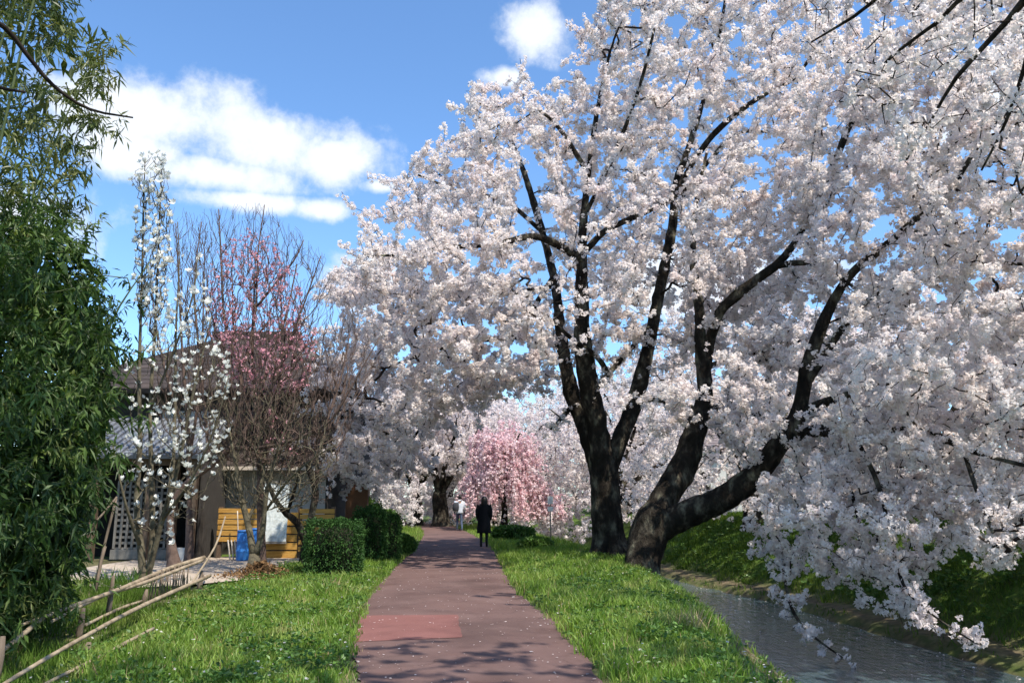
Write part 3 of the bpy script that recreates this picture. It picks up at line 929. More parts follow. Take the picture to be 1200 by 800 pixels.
# --- the near cherry whose branches hang in from the top right corner
C_trunk = catmull([(2.4, -2.6, -0.15, 0.42), (2.5, -2.4, 0.8, 0.36), (2.8, -1.8, 2.0, 0.33), (3.1, -1.0, 3.0, 0.30)], 0.3)
P4 = lambda x, y, d, w: np.append(P(x, y, d), w / 2 / F * d)
C_l = [catmull(s, 0.3) for s in (
    [np.array((3.0, -1.2, 2.8, 0.24)), np.array((4.2, 1.5, 5.0, 0.20)), np.array((5.6, 5.0, 7.3, 0.14)), P4(1290, -90, 8.5, 16), P4(1210, -10, 9.2, 12), P4(1180, 25, 9.6, 8), P4(1120, 92, 10, 5), P4(1092, 140, 10.3, 3.5), P4(1062, 188, 10.6, 2)],
    [P4(1290, -90, 8.5, 10), P4(1150, -20, 9.0, 7), P4(1100, 25, 9.4, 5), P4(1050, 62, 9.8, 4), P4(1000, 112, 10.2, 2.5)],
    [P4(1210, -10, 9.2, 8), P4(1205, 60, 9.6, 6), P4(1180, 140, 10, 4), P4(1150, 200, 10.4, 2.5)],
    [P4(1150, -20, 9.0, 6), P4(1060, -20, 9.2, 5), P4(1000, 20, 9.6, 4), P4(950, 50, 10, 2.5)],
    [np.array((3.0, -1.2, 2.8, 0.2)), np.array((2.6, 0.4, 5.0, 0.15)), np.array((2.2, 2.4, 7.2, 0.1)), np.array((1.6, 4.2, 8.8, 0.05))],
    [np.array((3.0, -1.2, 2.8, 0.18)), np.array((4.6, -1.6, 5.0, 0.12)), np.array((6.5, -1.4, 7.0, 0.06))],
    [np.array((4.2, 1.5, 5.0, 0.12)), np.array((6.4, 2.6, 6.6, 0.09)), np.array((8.4, 3.6, 7.4, 0.05))],
)]
C_poly = [(900, -140), (905, -10), (935, 45), (985, 75), (965, 105), (1010, 150), (1062, 195), (1085, 160), (1120, 130), (1160, 150), (1185, 210), (1260, 330), (1330, 100), (1300, -140)]
rC = np.random.default_rng(35)
tc = sample_poly(C_poly, 360, 9.6, 1.6, rC, 80)
hi = rC.uniform(-1, 1, (5200, 3)); hi = hi[(hi ** 2).sum(1) < 1] * np.array((4.6, 4.6, 2.4)) + np.array((3.3, 0.8, 8.4))
px_, py_, dp = project(hi)
vis = (dp > 0) & (px_ > -40) & (px_ < 1240) & (py_ > -40) & (py_ < 840)
hi = hi[~vis][:900]
ov_shade = rC.uniform(-1, 1, (900, 3)); ov_shade = ov_shade[(ov_shade ** 2).sum(1) < 1] * np.array((1.7, 2.2, 1.2)) + np.array((-2.3, 5.0, 8.5))  # unseen bough added over the path to shade the lower bamboo
px_, py_, dp = project(ov_shade)
ov_shade = ov_shade[~((dp > 0) & (px_ > -40) & (px_ < 1240) & (py_ > -40))]
C_l.append(catmull([np.array((2.6, 0.4, 5.0, 0.12)), np.array((1.2, 2.2, 7.2, 0.09)), np.array((-0.8, 3.6, 8.2, 0.06)), np.array((-2.6, 4.8, 8.7, 0.03))], 0.3))  # out-of-view limb added to carry that shading bough
ow_shade = rC.uniform(-1, 1, (900, 3)); ow_shade = ow_shade[(ow_shade ** 2).sum(1) < 1] * np.array((1.6, 3.0, 1.4)) + np.array((6.7, 4.8, 8.6))  # unseen crown mass added above the frame to shade the right verge
px_, py_, dp = project(ow_shade)
ow_shade = ow_shade[~((dp > 0) & (px_ > -40) & (px_ < 1240) & (py_ > -40))]
hi = np.concatenate([hi, ov_shade[:190], ow_shade[:280]])
make_tree('cherry_tree', 'near cherry whose shaded grey-white boughs hang into the top right corner', C_trunk[0, :3], C_trunk, C_l, np.concatenate([tc, hi]),
          MAT['bloom'], POM_NEAR, 8.0, seed=45, cat='tree', group='cherry trees along the stream')

# --- cherries farther along
POM_FAR = pom_templates(16, 7, 0.10, 0.115, rT)


def far_cherry(seed, h, spread, low, fmin=0.3):
    """trunk base at the origin; returns parts built around it"""
    r_ = np.random.default_rng(seed)
    wk = 1.3 if fmin > 0.5 else 1.0
    tr = catmull([(0, 0, -0.2, 0.42 * wk), (0.05, 0, 0.8, 0.36 * wk), (0.1, 0.1, 1.6, 0.34 * wk), (0.05, 0.1, 2.1, 0.30 * wk)], 0.3)
    limbs = []
    for i in range(7):
        a = i / 7 * 2 * math.pi + r_.uniform(-0.3, 0.3)
        rr = spread * r_.uniform(0.55, 0.85)
        zt = h * r_.uniform(0.45, 0.85)
        limbs.append(catmull([(0.05, 0.1, 1.7 + 0.05 * i, 0.2), (0.25 * rr * math.cos(a), 0.25 * rr * math.sin(a), 2.2 + 0.25 * zt, 0.14),
                              (0.6 * rr * math.cos(a + .15), 0.6 * rr * math.sin(a + .15), 1.6 + 0.6 * zt, 0.09), (rr * math.cos(a), rr * math.sin(a), zt, 0.03)], 0.4))
    q = r_.uniform(-1, 1, (6000, 3)); q = q[(q ** 2).sum(1) < 1]
    q = q * np.array((spread, spread, (h - low) / 2)) + np.array((0, 0, (h + low) / 2))
    # hanging fringe all round
    m = 380
    aa = r_.uniform(0, 2 * math.pi, m); rr = spread * r_.uniform(0.55, 1.0, m)
    fr_ = np.stack([rr * np.cos(aa), rr * np.sin(aa), low * r_.uniform(fmin, 1.4, m)], 1)
    return tr, limbs, np.concatenate([q[:900], fr_])


arche = []
for k, (sd, h, sp, lo) in enumerate([(101, 9.5, 5.2, 1.9), (102, 8.5, 4.8, 1.7), (103, 10.5, 5.6, 2.2), (104, 9.5, 5.0, 3.4)]):
    arche.append((sd, far_cherry(sd, h, sp, lo, 0.92 if sd == 104 else 0.10)))


def copy_tree(src, loc, rz, sc, label, group):
    r = src.copy(); COL.objects.link(r)
    r.location = loc; r.rotation_euler = (0, 0, rz); r.scale = (sc, sc, sc)
    r['label'] = label; r['group'] = group
    for ch in src.children:
        c = ch.copy(); COL.objects.link(c); c.parent = r
    return r


far_spots = [
    (3, P(487, 612, 50)[0], 50.0, 0.9, 0.85, 'far cherry with a slim forked trunk at the bend of the path'),
    (3, P(517, 612, 48)[0], 48.0, 2.2, 0.95, 'far cherry with a stout straight trunk close beside the path bend'),
    (2, -8.6, 40.0, 0.3, 0.80, 'cherry behind the hedges, its flowers low over the garden corner'),
    (0, -0.9, 53.0, 4.1, 0.95, 'cherry directly behind the pink weeping cherry'),
    (1, 5.5, 44.0, 1.2, 1.0, 'cherry on the far bank straight behind the trunk of the three-stemmed cherry'),
    (2, 9.6, 33.0, 3.0, 0.95, 'cherry on the far bank seen behind the fork of the leaning cherry'),
    (0, 13.6, 26.5, 5.0, 0.85, 'cherry on the far bank behind the leaning cherry\'s outer boughs'),
    (1, 17.5, 21.0, 0.5, 0.85, 'cherry on the far bank at the far right edge of the picture'),
    (2, 16.5, 41.0, 2.0, 1.0, 'cherry in the second row beyond the stream'),
    (1, -14.5, 50.0, 3.6, 0.95, 'distant cherry seen past the right end of the brown-roofed house'),
    (2, -4.6, 58.0, 5.4, 1.0, 'distant cherry closing the view over the end of the path'),
    (1, -9.5, 66.0, 1.4, 1.1, 'distant cherry between the two trunks at the path bend'),
    (2, -13.5, 60.0, 0.9, 0.9, 'distant low cherry just above the rounded clipped bush'),
    (2, 2.5, 68.0, 4.4, 1.1, 'farthest cherry above the head of the dark-coated person'),
    (0, 22.0, 30.0, 2.6, 1.0, 'cherry beyond the far bank outside the leaning cherry on the right'),
    (0, 7.6, 52.0, 0.2, 1.05, 'distant cherry low behind the leaning trunk'),
]
firsts = {}
for k, x, y, rz, sc, lab in far_spots:
    z = float(height(x, y)) - 0.03
    if k not in firsts:
        sd, (tr, lb, tg) = arche[k]
        e, _ = make_tree('cherry_tree', lab, (0, 0, 0), tr, lb, tg, MAT['bloom'], POM_FAR, 8.5, seed=sd, cat='tree', group='cherry trees farther along the path', step=0.5, off=0.09, leaf_r=0.009)
        e.location = (x, y, z); e.rotation_euler = (0, 0, rz); e.scale = (sc, sc, sc)
        firsts[k] = e
    else:
        copy_tree(firsts[k], (x, y, z), rz, sc, lab, 'cherry trees farther along the path')

# --- pink weeping cherry
wb = P(590, 600, 42.6); wb[2] = 0.0
rW = np.random.default_rng(51)
W_tr = catmull([(0, 0, -0.1, 0.17), (0.05, 0, 0.9, 0.14), (-0.05, 0.05, 1.9, 0.12), (0.0, 0, 2.6, 0.10)], 0.3)
W_l = []
for i in range(8):
    a = i / 8 * 6.283 + rW.uniform(-.2, .2); rr = rW.uniform(1.1, 1.9)
    W_l.append(catmull([(0, 0, 2.2 + 0.04 * i, 0.07), (0.4 * rr * math.cos(a), 0.4 * rr * math.sin(a), 3.6, 0.05), (0.8 * rr * math.cos(a), 0.8 * rr * math.sin(a), 4.4 + rW.uniform(-.4, .5), 0.035), (rr * math.cos(a), rr * math.sin(a), 4.2 + rW.uniform(-.3, .4), 0.02)], 0.3))
strands = []
hubs = [(l[-1, 0], l[-1, 1], l[-1, 2]) for l in W_l] + [(l[len(l) // 2, 0], l[len(l) // 2, 1], l[len(l) // 2, 2] + 0.3) for l in W_l] + [(0.1, 0, 4.9), (-0.6, -0.4, 3.6), (1.2, -0.9, 3.0), (1.5, -0.5, 2.3), (1.6, -0.8, 2.5), (-1.6, -0.7, 2.4), (0.6, -1.6, 2.7), (-0.6, -1.6, 2.4), (1.9, -0.6, 1.9), (2.1, -0.9, 1.5), (-1.7, 0.3, 2.2), (0.9, -1.5, 1.9), (2.4, -0.8, 1.25), (2.3, -0.6, 1.5), (2.7, -0.8, 0.95)]
for k in range(460):
    hx, hy, hz = hubs[rW.integers(0, len(hubs))]
    x0, y0, z0 = hx + rW.normal(0, .28), hy + rW.normal(0, .28), hz + rW.normal(0, .22)
    a = math.atan2(y0, x0) + rW.normal(0, .7); out_ = rW.uniform(0.15, 0.95); ln = min(rW.uniform(0.6, 3.4), z0 - 0.25)
    pts = [(x0 + math.cos(a) * out_ * f ** .6 + rW.normal(0, .015), y0 + math.sin(a) * out_ * f ** .6, z0 + 0.35 * math.sin(f * 2.4) - ln * f ** 1.8) for f in np.linspace(0, 1, 9)]
    strands.append(np.array(pts) * np.array((0.80, 0.80, 1.0)))
ev = dict(a=np.concatenate([s[:-1] for s in strands]), b=np.concatenate([s[1:] for s in strands]))
ev['ra'] = np.full(len(ev['a']), 0.008); ev['rb'] = np.full(len(ev['a']), 0.006)
we = empty('weeping_cherry', wb, 'small weeping cherry with drooping pink blossom beside the path', 'tree')
we.scale = (1.10, 1.10, 1.08)
obj('trunk', tube('trunk', W_tr, 12, 0.08, 5, flare=(4, 0.3)), MAT['bark'], we)
for i, l in enumerate(W_l): obj('limb', tube('limb', l, 8, 0.06, i), MAT['bark'], we)
obj('twigs', twig_mesh('twigs', ev, np.zeros(3)), MAT['twig'], we, kind='stuff')
c, _ = along(ev, 11, rW, 1, 0.05)
obj('crown', poms('crown', c, np.zeros(3), pom_templates(12, 6, 0.055, 0.075, rT), rW), MAT['weep'], we, kind='stuff')

# ------------------------------------------------------------------ garden trees on the left
def px_tree(name, label, spec_trunk, spec_limbs, targets, **kw):
    spec_trunk = [(a_, b_, c_, d_ * f_) for (a_, b_, c_, d_), f_ in zip(spec_trunk, (0.85, 0.85, 0.85, 0.7))]
    t = limb_px(spec_trunk, 0.2); ls = [limb_px([(a_, b_, c_, d_ * 0.72) for a_, b_, c_, d_ in s], 0.2) for s in spec_limbs]
    return make_tree(name, label, t[0, :3], t, ls, targets, **kw)


rG = np.random.default_rng(61)
# white magnolia: several steep stems
MG_l = [[(168, 690, 15, 12), (165, 640, 15, 11), (160, 590, 15, 9), (164, 520, 15, 8), (163, 440, 15, 6), (166, 340, 15, 4), (168, 250, 15, 3), (170, 186, 15, 1.5)],
        [(170, 688, 15, 11), (178, 640, 15, 10), (178, 570, 15.1, 8), (176, 480, 15.2, 6), (182, 380, 15.3, 5), (186, 280, 15.3, 3), (190, 182, 15.3, 1.5)],
        [(172, 680, 15, 10), (190, 610, 14.8, 8), (208, 550, 14.6, 6), (222, 480, 14.5, 5), (236, 420, 14.4, 3), (248, 370, 14.4, 1.5)],
        [(178, 640, 15, 8), (200, 570, 15.3, 6), (205, 480, 15.5, 5), (206, 390, 15.6, 4), (210, 310, 15.6, 2), (208, 260, 15.6, 1.5)],
        [(165, 640, 15, 7), (150, 600, 14.6, 5), (140, 560, 14.4, 3), (132, 520, 14.3, 2)],
        [(190, 610, 14.8, 6), (225, 560, 14.4, 5), (252, 500, 14.2, 3), (268, 440, 14.1, 1.5)],
        [(176, 480, 15.2, 5), (200, 420, 15.0, 4), (225, 350, 14.8, 3), (232, 300, 14.8, 1.5)]]
MG_up = [(158, 200), (170, 180), (196, 180), (200, 260), (195, 370), (178, 380), (158, 370)]
MG_lo = [(150, 420), (180, 370), (205, 300), (235, 300), (250, 370), (275, 420), (280, 470), (262, 540), (235, 600), (205, 640), (160, 625), (140, 570), (146, 480)]
MG_t = np.concatenate([sample_poly(MG_up, 330, 15.1, 0.5, rG, 20), sample_poly(MG_lo, 420, 14.9, 1.1, rG, 60)])
POM_MAG = cup_templates(14, rT)
e, S = px_tree('magnolia_tree', 'slender tree with steep stems and large white flowers behind the bamboo rail fence', [(169, 694, 15, 22), (169, 682, 15, 18), (169, 672, 15, 16), (170, 664, 15, 14)], MG_l, MG_t,
               bloom_mat=None, T=None, per_m=0, bark='greybark', twigm='greybark', seed=63, up=0.2, leaf_r=0.005, tmax=0.02, flare=0.2, start_frac=0.3)
tipc = S['b'][S['tip']]
tipc = np.concatenate([tipc[rG.uniform(0, 1, len(tipc)) < 0.9] + np.array((0, 0, 0.03)), along(S, 1.5, rG, 0.05, 0.02)[0]])
obj('crown', poms('crown', tipc, np.array(e.location), POM_MAG, rG, 0.5, 1.1, 0.5), MAT['magnolia'], e, kind='stuff')

# bare leaning tree with a fan of fine reddish twigs
BT_l = [[(201, 640, 17, 11), (200, 600, 17, 11), (215, 570, 17, 10), (245, 547, 17, 10), (270, 525, 17, 9), (289, 503, 17, 8), (307, 475, 17, 7), (320, 450, 17, 6), (340, 400, 17, 4), (362, 340, 17, 2.5), (376, 300, 17, 1.5)],
        [(272, 524, 17, 7), (300, 525, 16.8, 6), (339, 517, 16.6, 6), (382, 497, 16.4, 5), (401, 472, 16.3, 4), (425, 430, 16.2, 2.5), (445, 395, 16.2, 1.5)],
        [(270, 525, 17, 8), (280, 480, 17.1, 7), (281, 435, 17.2, 6), (270, 400, 17.2, 5), (262, 367, 17.3, 4), (259, 300, 17.4, 3), (256, 245, 17.5, 1.5)],
        [(282, 440, 17.2, 5), (293, 400, 17.4, 5), (300, 360, 17.5, 4), (302, 300, 17.6, 3), (310, 240, 17.7, 1.5)],
        [(300, 360, 17.5, 4), (325, 330, 17.5, 3.5), (345, 304, 17.5, 3), (356, 281, 17.5, 1.5)],
        [(289, 503, 17, 6), (315, 430, 17.5, 5), (335, 370, 17.8, 3.5), (348, 310, 18, 2)],
        [(245, 547, 17, 6), (240, 480, 17.4, 5), (232, 400, 17.6, 4), (228, 330, 17.8, 2.5), (236, 260, 18, 1.5)],
        [(382, 497, 16.4, 4), (400, 440, 16.6, 3), (410, 390, 16.8, 2)]]
BT_poly = [(205, 290), (235, 245), (262, 240), (310, 236), (345, 262), (380, 296), (400, 340), (440, 390), (450, 430), (420, 480), (395, 545), (330, 550), (260, 540), (225, 480)]
BT_t = np.concatenate([sample_poly(BT_poly, 3200, 17.2, 1.7, rG, 60), sample_poly([(245, 400), (300, 370), (370, 380), (415, 420), (400, 500), (350, 550), (270, 550), (240, 480)], 700, 17.0, 1.5, rG, 50)])
px_tree('bare_tree', 'leafless tree with a fan of fine reddish twigs leaning right before the house', [(205, 668, 17, 18), (203, 655, 17, 15), (201, 642, 17, 13), (200, 630, 17, 12)], BT_l, BT_t,
        bloom_mat=None, T=None, per_m=0, bark='bare', twigm='bare', seed=65, leaf_r=0.0033, tmax=0.014, bow=0.05, up=0.3)
FT_l = [[(222, 600, 19.5, 8), (220, 500, 19.5, 7), (214, 420, 19.5, 5), (210, 340, 19.5, 3), (206, 262, 19.5, 1.5)],
        [(221, 540, 19.5, 6), (235, 450, 19.6, 5), (238, 370, 19.6, 3), (240, 290, 19.6, 1.5)],
        [(220, 520, 19.5, 5), (195, 440, 19.4, 4), (180, 360, 19.3, 2), (176, 300, 19.3, 1.2)]]
FT_t = sample_poly([(165, 330), (178, 280), (205, 240), (240, 250), (258, 300), (262, 400), (255, 520), (215, 540), (180, 480)], 1100, 19.5, 1.0, rG, 40)
px_tree('bare_tree', 'upright leafless tree with hazy grey twigs just behind the white-flowered tree', [(222, 662, 19.5, 13), (222, 640, 19.5, 11), (222, 615, 19.5, 10), (222, 595, 19.5, 9)], FT_l, FT_t,
        bloom_mat=None, T=None, per_m=0, bark='bare', twigm='bare', seed=66, leaf_r=0.0033, tmax=0.014, bow=0.05, up=0.3)
# smaller bare tree in front of the blue containers
ST_l = [[(297, 650, 16.5, 12), (291, 615, 16.5, 10), (282, 580, 16.5, 8), (276, 540, 16.5, 6), (268, 500, 16.6, 4), (262, 450, 16.7, 2)],
        [(299, 652, 16.5, 11), (308, 620, 16.4, 9), (312, 580, 16.3, 7), (322, 540, 16.2, 5), (335, 500, 16.2, 3), (350, 470, 16.2, 2)],
        [(290, 612, 16.5, 6), (305, 570, 16.8, 5), (310, 530, 17, 3.5), (300, 490, 17.1, 2)],
        [(310, 600, 16.4, 5), (340, 560, 16, 4), (370, 535, 15.8, 2.5), (395, 520, 15.7, 1.5)]]
ST_t = sample_poly([(235, 470), (300, 440), (380, 470), (400, 540), (360, 590), (330, 600), (300, 590), (260, 590)], 1300, 16.5, 1.2, rG, 50)
px_tree('bare_tree', 'small leafless tree with a grey forked trunk in front of the blue containers', [(298, 686, 16.5, 24), (298, 672, 16.5, 19), (298, 660, 16.5, 17), (298, 648, 16.5, 15)], ST_l, ST_t,
        bloom_mat=None, T=None, per_m=0, bark='greybark', twigm='greybark', seed=67, leaf_r=0.004, tmax=0.014, bow=0.07, up=0.15)
# crooked tree behind the clipped hedge
HT_l = [[(359, 640, 19, 13), (366, 600, 19, 11), (370, 575, 19, 11), (364, 555, 19, 9), (358, 530, 19, 7), (362, 500, 19, 4), (370, 460, 19, 2)],
        [(360, 640, 18.8, 12), (348, 612, 18.6, 11), (336, 602, 18.5, 10), (322, 584, 18.3, 8), (312, 560, 18.2, 5), (300, 540, 18.2, 2)],
        [(369, 580, 19, 8), (372, 545, 19.3, 7), (370, 520, 19.5, 4), (385, 490, 19.6, 2)],
        [(336, 602, 18.5, 6), (345, 575, 18.3, 5), (352, 545, 18, 3)]]
HT_t = sample_poly([(300, 520), (340, 470), (385, 470), (395, 540), (385, 590), (330, 590), (305, 570)], 900, 18.8, 1.1, rG, 50)
px_tree('bare_tree', 'crooked dark leafless tree rising from behind the clipped square hedge', [(359, 666, 19, 22), (359, 655, 19, 17), (359, 645, 19, 15), (360, 636, 19, 14)], HT_l, HT_t,
        bloom_mat=None, T=None, per_m=0, bark='bark', twigm='bare', seed=69, leaf_r=0.005, tmax=0.02)
# red plum beyond
PL_l = [[(305, 560, 17.3, 9), (300, 480, 17.4, 7), (296, 410, 17.5, 5), (298, 340, 17.6, 3), (300, 290, 17.6, 1.5)],
        [(305, 560, 17.3, 8), (320, 490, 17.2, 6), (330, 430, 17.2, 4), (336, 370, 17.2, 2)],
        [(303, 520, 17.4, 6), (285, 460, 17.5, 5), (275, 400, 17.6, 3), (272, 340, 17.6, 1.5)]]
PL_t = np.concatenate([sample_poly([(240, 350), (252, 290), (285, 265), (322, 278), (352, 325), (374, 390), (362, 455), (300, 465), (255, 440)], 800, 17.4, 1.1, rG, 40),
                       sample_poly([(300, 470), (345, 470), (350, 535), (310, 530)], 22, 17.0, 0.4, rG, 20)])
px_tree('plum_tree', 'slim plum tree with bright pink blossom behind the leafless tree', [(306, 673, 17.3, 13), (306, 620, 17.3, 11), (305, 580, 17.3, 10), (305, 555, 17.3, 9)], PL_l, PL_t,
        bloom_mat=MAT['plum'], T=pom_templates(10, 4, 0.03, 0.05, rT), up=0.2, per_m=7, bark='bare', twigm='bare', seed=71, leaf_r=0.005, tmax=0.02, off=0.03)

# dense dark bamboo in the left foreground
rBm = np.random.default_rng(81)


def bamboo(name, label, bases, poly, n, dc, dh, leaf_mat, per_m, ln, wd, seed, soft=60, inner=0):
    r_ = np.random.default_rng(seed)
    e = empty(name, (bases[0][0], bases[0][1], 0), label, 'bamboo')
    org = np.array((bases[0][0], bases[0][1], 0.0))
    T_ = np.concatenate([clustered(sample_poly(poly, n // 16, dc, dh, r_, soft), n * 3 // 4, (.16, .16, .26), r_), sample_poly(poly, n // 4, dc, dh, r_, soft)])
    L = []
    for i, (x, y, x2, y2, h) in enumerate(bases):
        z0 = float(height(x, y)) - 0.05
        L.append(catmull([(x, y, z0, 0.022), (x + 0.3 * (x2 - x), y + 0.3 * (y2 - y), h * 0.45, 0.019), (x + 0.6 * (x2 - x), y + 0.6 * (y2 - y), h * 0.8, 0.013), (x2, y2, h, 0.005)], 0.25))
        l = L[-1].copy(); l[:, :3] -= org
        obj('culm', tube('culm', l, 7, 0, i), MAT['culm'], e)
    S = grow(L, T_, step=0.3, leaf_r=0.003, r_=r_, bow=0.12, maxr=0.008, start_frac=0.12)
    obj('twigs', twig_mesh('twigs', S, org), MAT['culm'], e, kind='stuff')
    c, t = along(S, per_m, r_, 1, 0.03)
    d = t * 0.5 + r_.normal(0, 0.55, t.shape) + np.array((0, 0, -0.55))
    obj('crown', leaves('crown', c, d, org, ln, wd, r_), leaf_mat, e, kind='stuff')
    if inner:
        pc_ = np.mean(np.array(poly), 0); sh_ = [(pc_[0] + (a_ - pc_[0]) * .86, pc_[1] + (b_ - pc_[1]) * .9) for a_, b_ in poly]
        c = sample_poly(sh_, inner, dc + 0.8, dh * 0.6, r_, soft)
        d = r_.normal(0, 0.6, c.shape) + np.array((0, 0, -0.7))
        obj('inner_leaves', leaves('inner_leaves', c, d, org, 0.30, 0.085, r_), leaf_mat, e, kind='stuff')
    return e


dense_poly = [(-260, 225), (0, 232), (40, 226), (84, 246), (110, 292), (130, 350), (142, 420), (138, 480), (120, 540), (114, 600), (96, 650), (76, 700), (60, 735), (0, 760), (-260, 800)]
bs = []
for i in range(12):
    x = -5.3 - rBm.uniform(0, 1.8); y = 7.6 + rBm.uniform(-0.3, 2.6)
    bs.append((x, y, x + rBm.uniform(-0.2, 1.1), y + rBm.uniform(-0.5, 0.5), rBm.uniform(3.2, 4.6)))
bamboo('bamboo_clump', 'dense dark green bamboo thicket filling the lower left edge', bs, dense_poly, 4200, 8.7, 1.5, MAT['bamboo_leaf'], 50, 0.125, 0.030, 83, 70, 9000)
tall_poly = [(-260, -420), (40, -420), (110, -200), (95, -60), (70, 0), (100, 20), (170, 44), (120, 66), (160, 96), (92, 110), (130, 150), (85, 170), (115, 200), (90, 235), (80, 275), (-260, 300)]
bs = []
for i in range(9):
    x = -6.2 - rBm.uniform(0, 1.8); y = 9.6 + rBm.uniform(-0.8, 1.4)
    bs.append((x, y, x + rBm.uniform(0.2, 1.4), y + rBm.uniform(-0.6, 0.6), rBm.uniform(6.5, 10.5)))
bamboo('bamboo_clump', 'tall feathery olive-green bamboo arching above the dark thicket at the left', bs, tall_poly, 3600, 10.0, 1.4, MAT['bamboo_light'], 40, 0.15, 0.030, 85, 60, 1800)
# a bare bough crosses it
bb = np.array((-5.3, 4.6, -0.05))
be = empty('bare_tree', bb, 'near leafless tree whose dark curved bough crosses the top left sky', 'tree')
bt = catmull([(-5.3, 4.6, -0.05, 0.12), (-5.25, 4.7, 1.8, 0.10), (-5.0, 5.0, 3.4, 0.08), (-4.7, 5.4, 4.4, 0.06)], 0.25)
bl = catmull([np.array((-4.7, 5.4, 4.4, 0.05)), P4(-110, 30, 6.0, 15), P4(-30, 20, 6.4, 9), P4(5, 32, 6.7, 7), P4(30, 62, 6.9, 6), P4(62, 100, 7.1, 5), P4(105, 128, 7.3, 3.5), P4(156, 138, 7.5, 2)], 0.15)
b2 = catmull([P4(-60, 70, 6.2, 7), P4(-10, 100, 6.5, 5), P4(30, 108, 6.7, 3)], 0.15)
for nm, l in (('trunk', bt), ('limb', bl), ('limb', b2)):
    l = l.copy(); l[:, :3] -= bb
    obj(nm, tube(nm, l, 9, 0.06, 3), MAT['twig'], be)


# ------------------------------------------------------------------ clipped shrubs
def shrub(name, label, x, y, sx, sy, h, mat, n, ln, seed, power=4.0, taper=0.0, rz=0.0):
    """superellipsoid of small leaves on a woody core"""
    r_ = np.random.default_rng(seed)
    z0 = float(height(x, y)) - 0.03
    e = empty(name, (x, y, z0), label, 'hedge' if 'hedge' in name else 'bush')
    e.rotation_euler = (0, 0, rz)
    d = r_.normal(0, 1, (n, 3)); d /= np.linalg.norm(d, axis=1, keepdims=True)
    k = (np.abs(d) ** power).sum(1) ** (-1 / power)
    s = r_.uniform(0.80, 1.03, n)
    nz = 1 + 0.045 * np.sin(d[:, 0] * 9 + seed) + 0.045 * np.sin(d[:, 2] * 11 + d[:, 1] * 7)
    c = d * (k * s * nz)[:, None]
    tp = 1 + taper * (c[:, 2:3])
    c = c * np.array((sx / 2, sy / 2, h / 2)) * np.concatenate([tp, tp, np.ones_like(tp)], 1) + np.array((0, 0, h / 2))
    keep = c[:, 2] > 0.02
    c, d = c[keep], d[keep]
    obj('foliage', leaves('foliage', c, d + r_.normal(0, 0.8, d.shape), np.zeros(3), ln, ln * 0.55, r_), mat, e, kind='stuff')
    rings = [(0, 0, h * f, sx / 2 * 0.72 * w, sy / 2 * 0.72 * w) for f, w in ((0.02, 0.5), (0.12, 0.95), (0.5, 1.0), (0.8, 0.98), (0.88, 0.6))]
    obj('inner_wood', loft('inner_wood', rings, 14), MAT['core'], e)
    return e


def at_px(px, py, z=0.05):
    return Gd(px, py, z)


q = at_px(382, 678)
shrub('hedge', 'clipped box-shaped dark green hedge at the edge of the gravel yard', q[0], q[1] + 0.55, 1.08, 1.15, 1.12, MAT['hedge'], 11000, 0.055, 201, 14.0, rz=0.12)
q = at_px(427, 661)
shrub('shrub', 'taller dark shrub between the square hedge and the rounded bush', q[0], q[1] + 0.5, 0.85, 0.9, 1.36, MAT['hedge'], 8000, 0.06, 202, 3.0)
q = at_px(453, 655)
shrub('shrub', 'dark rounded clipped bush closest to the path bend', q[0], q[1] + 0.3, 0.62, 0.62, 1.18, MAT['hedge'], 6500, 0.05, 203, 5.0)
q = at_px(421, 640)
shrub('shrub', 'loose bright green shrub rising behind the dark clipped bushes', q[0], q[1] + 0.5, 1.4, 1.1, 1.6, MAT['shrub'], 5000, 0.10, 204, 2.2)
q = at_px(448, 634)
shrub('shrub', 'low yellow-green shrub showing over the rounded bush', q[0], q[1] + 0.6, 1.1, 0.9, 1.2, MAT['shrub'], 3500, 0.10, 205, 2.2)
q = at_px(472, 648)
shrub('shrub', 'low weedy green shrub on the left path edge below the rounded bush', q[0] - .1, q[1] + 0.3, 0.8, 0.7, 0.55, MAT['shrub'], 2500, 0.10, 206, 2.2)
q = at_px(628, 644)
shrub('shrub', 'low green shrub under the right skirt of the pink weeping cherry', q[0], q[1] + 0.5, 1.0, 0.7, 0.36, MAT['shrub'], 2500, 0.10, 207, 2.2)
q = at_px(601, 632)
shrub('shrub', 'green weedy bush beneath the weeping cherry behind the dark-coated walker', q[0], q[1], 1.6, 0.8, 0.5, MAT['shrub'], 3000, 0.12, 208, 2.2)

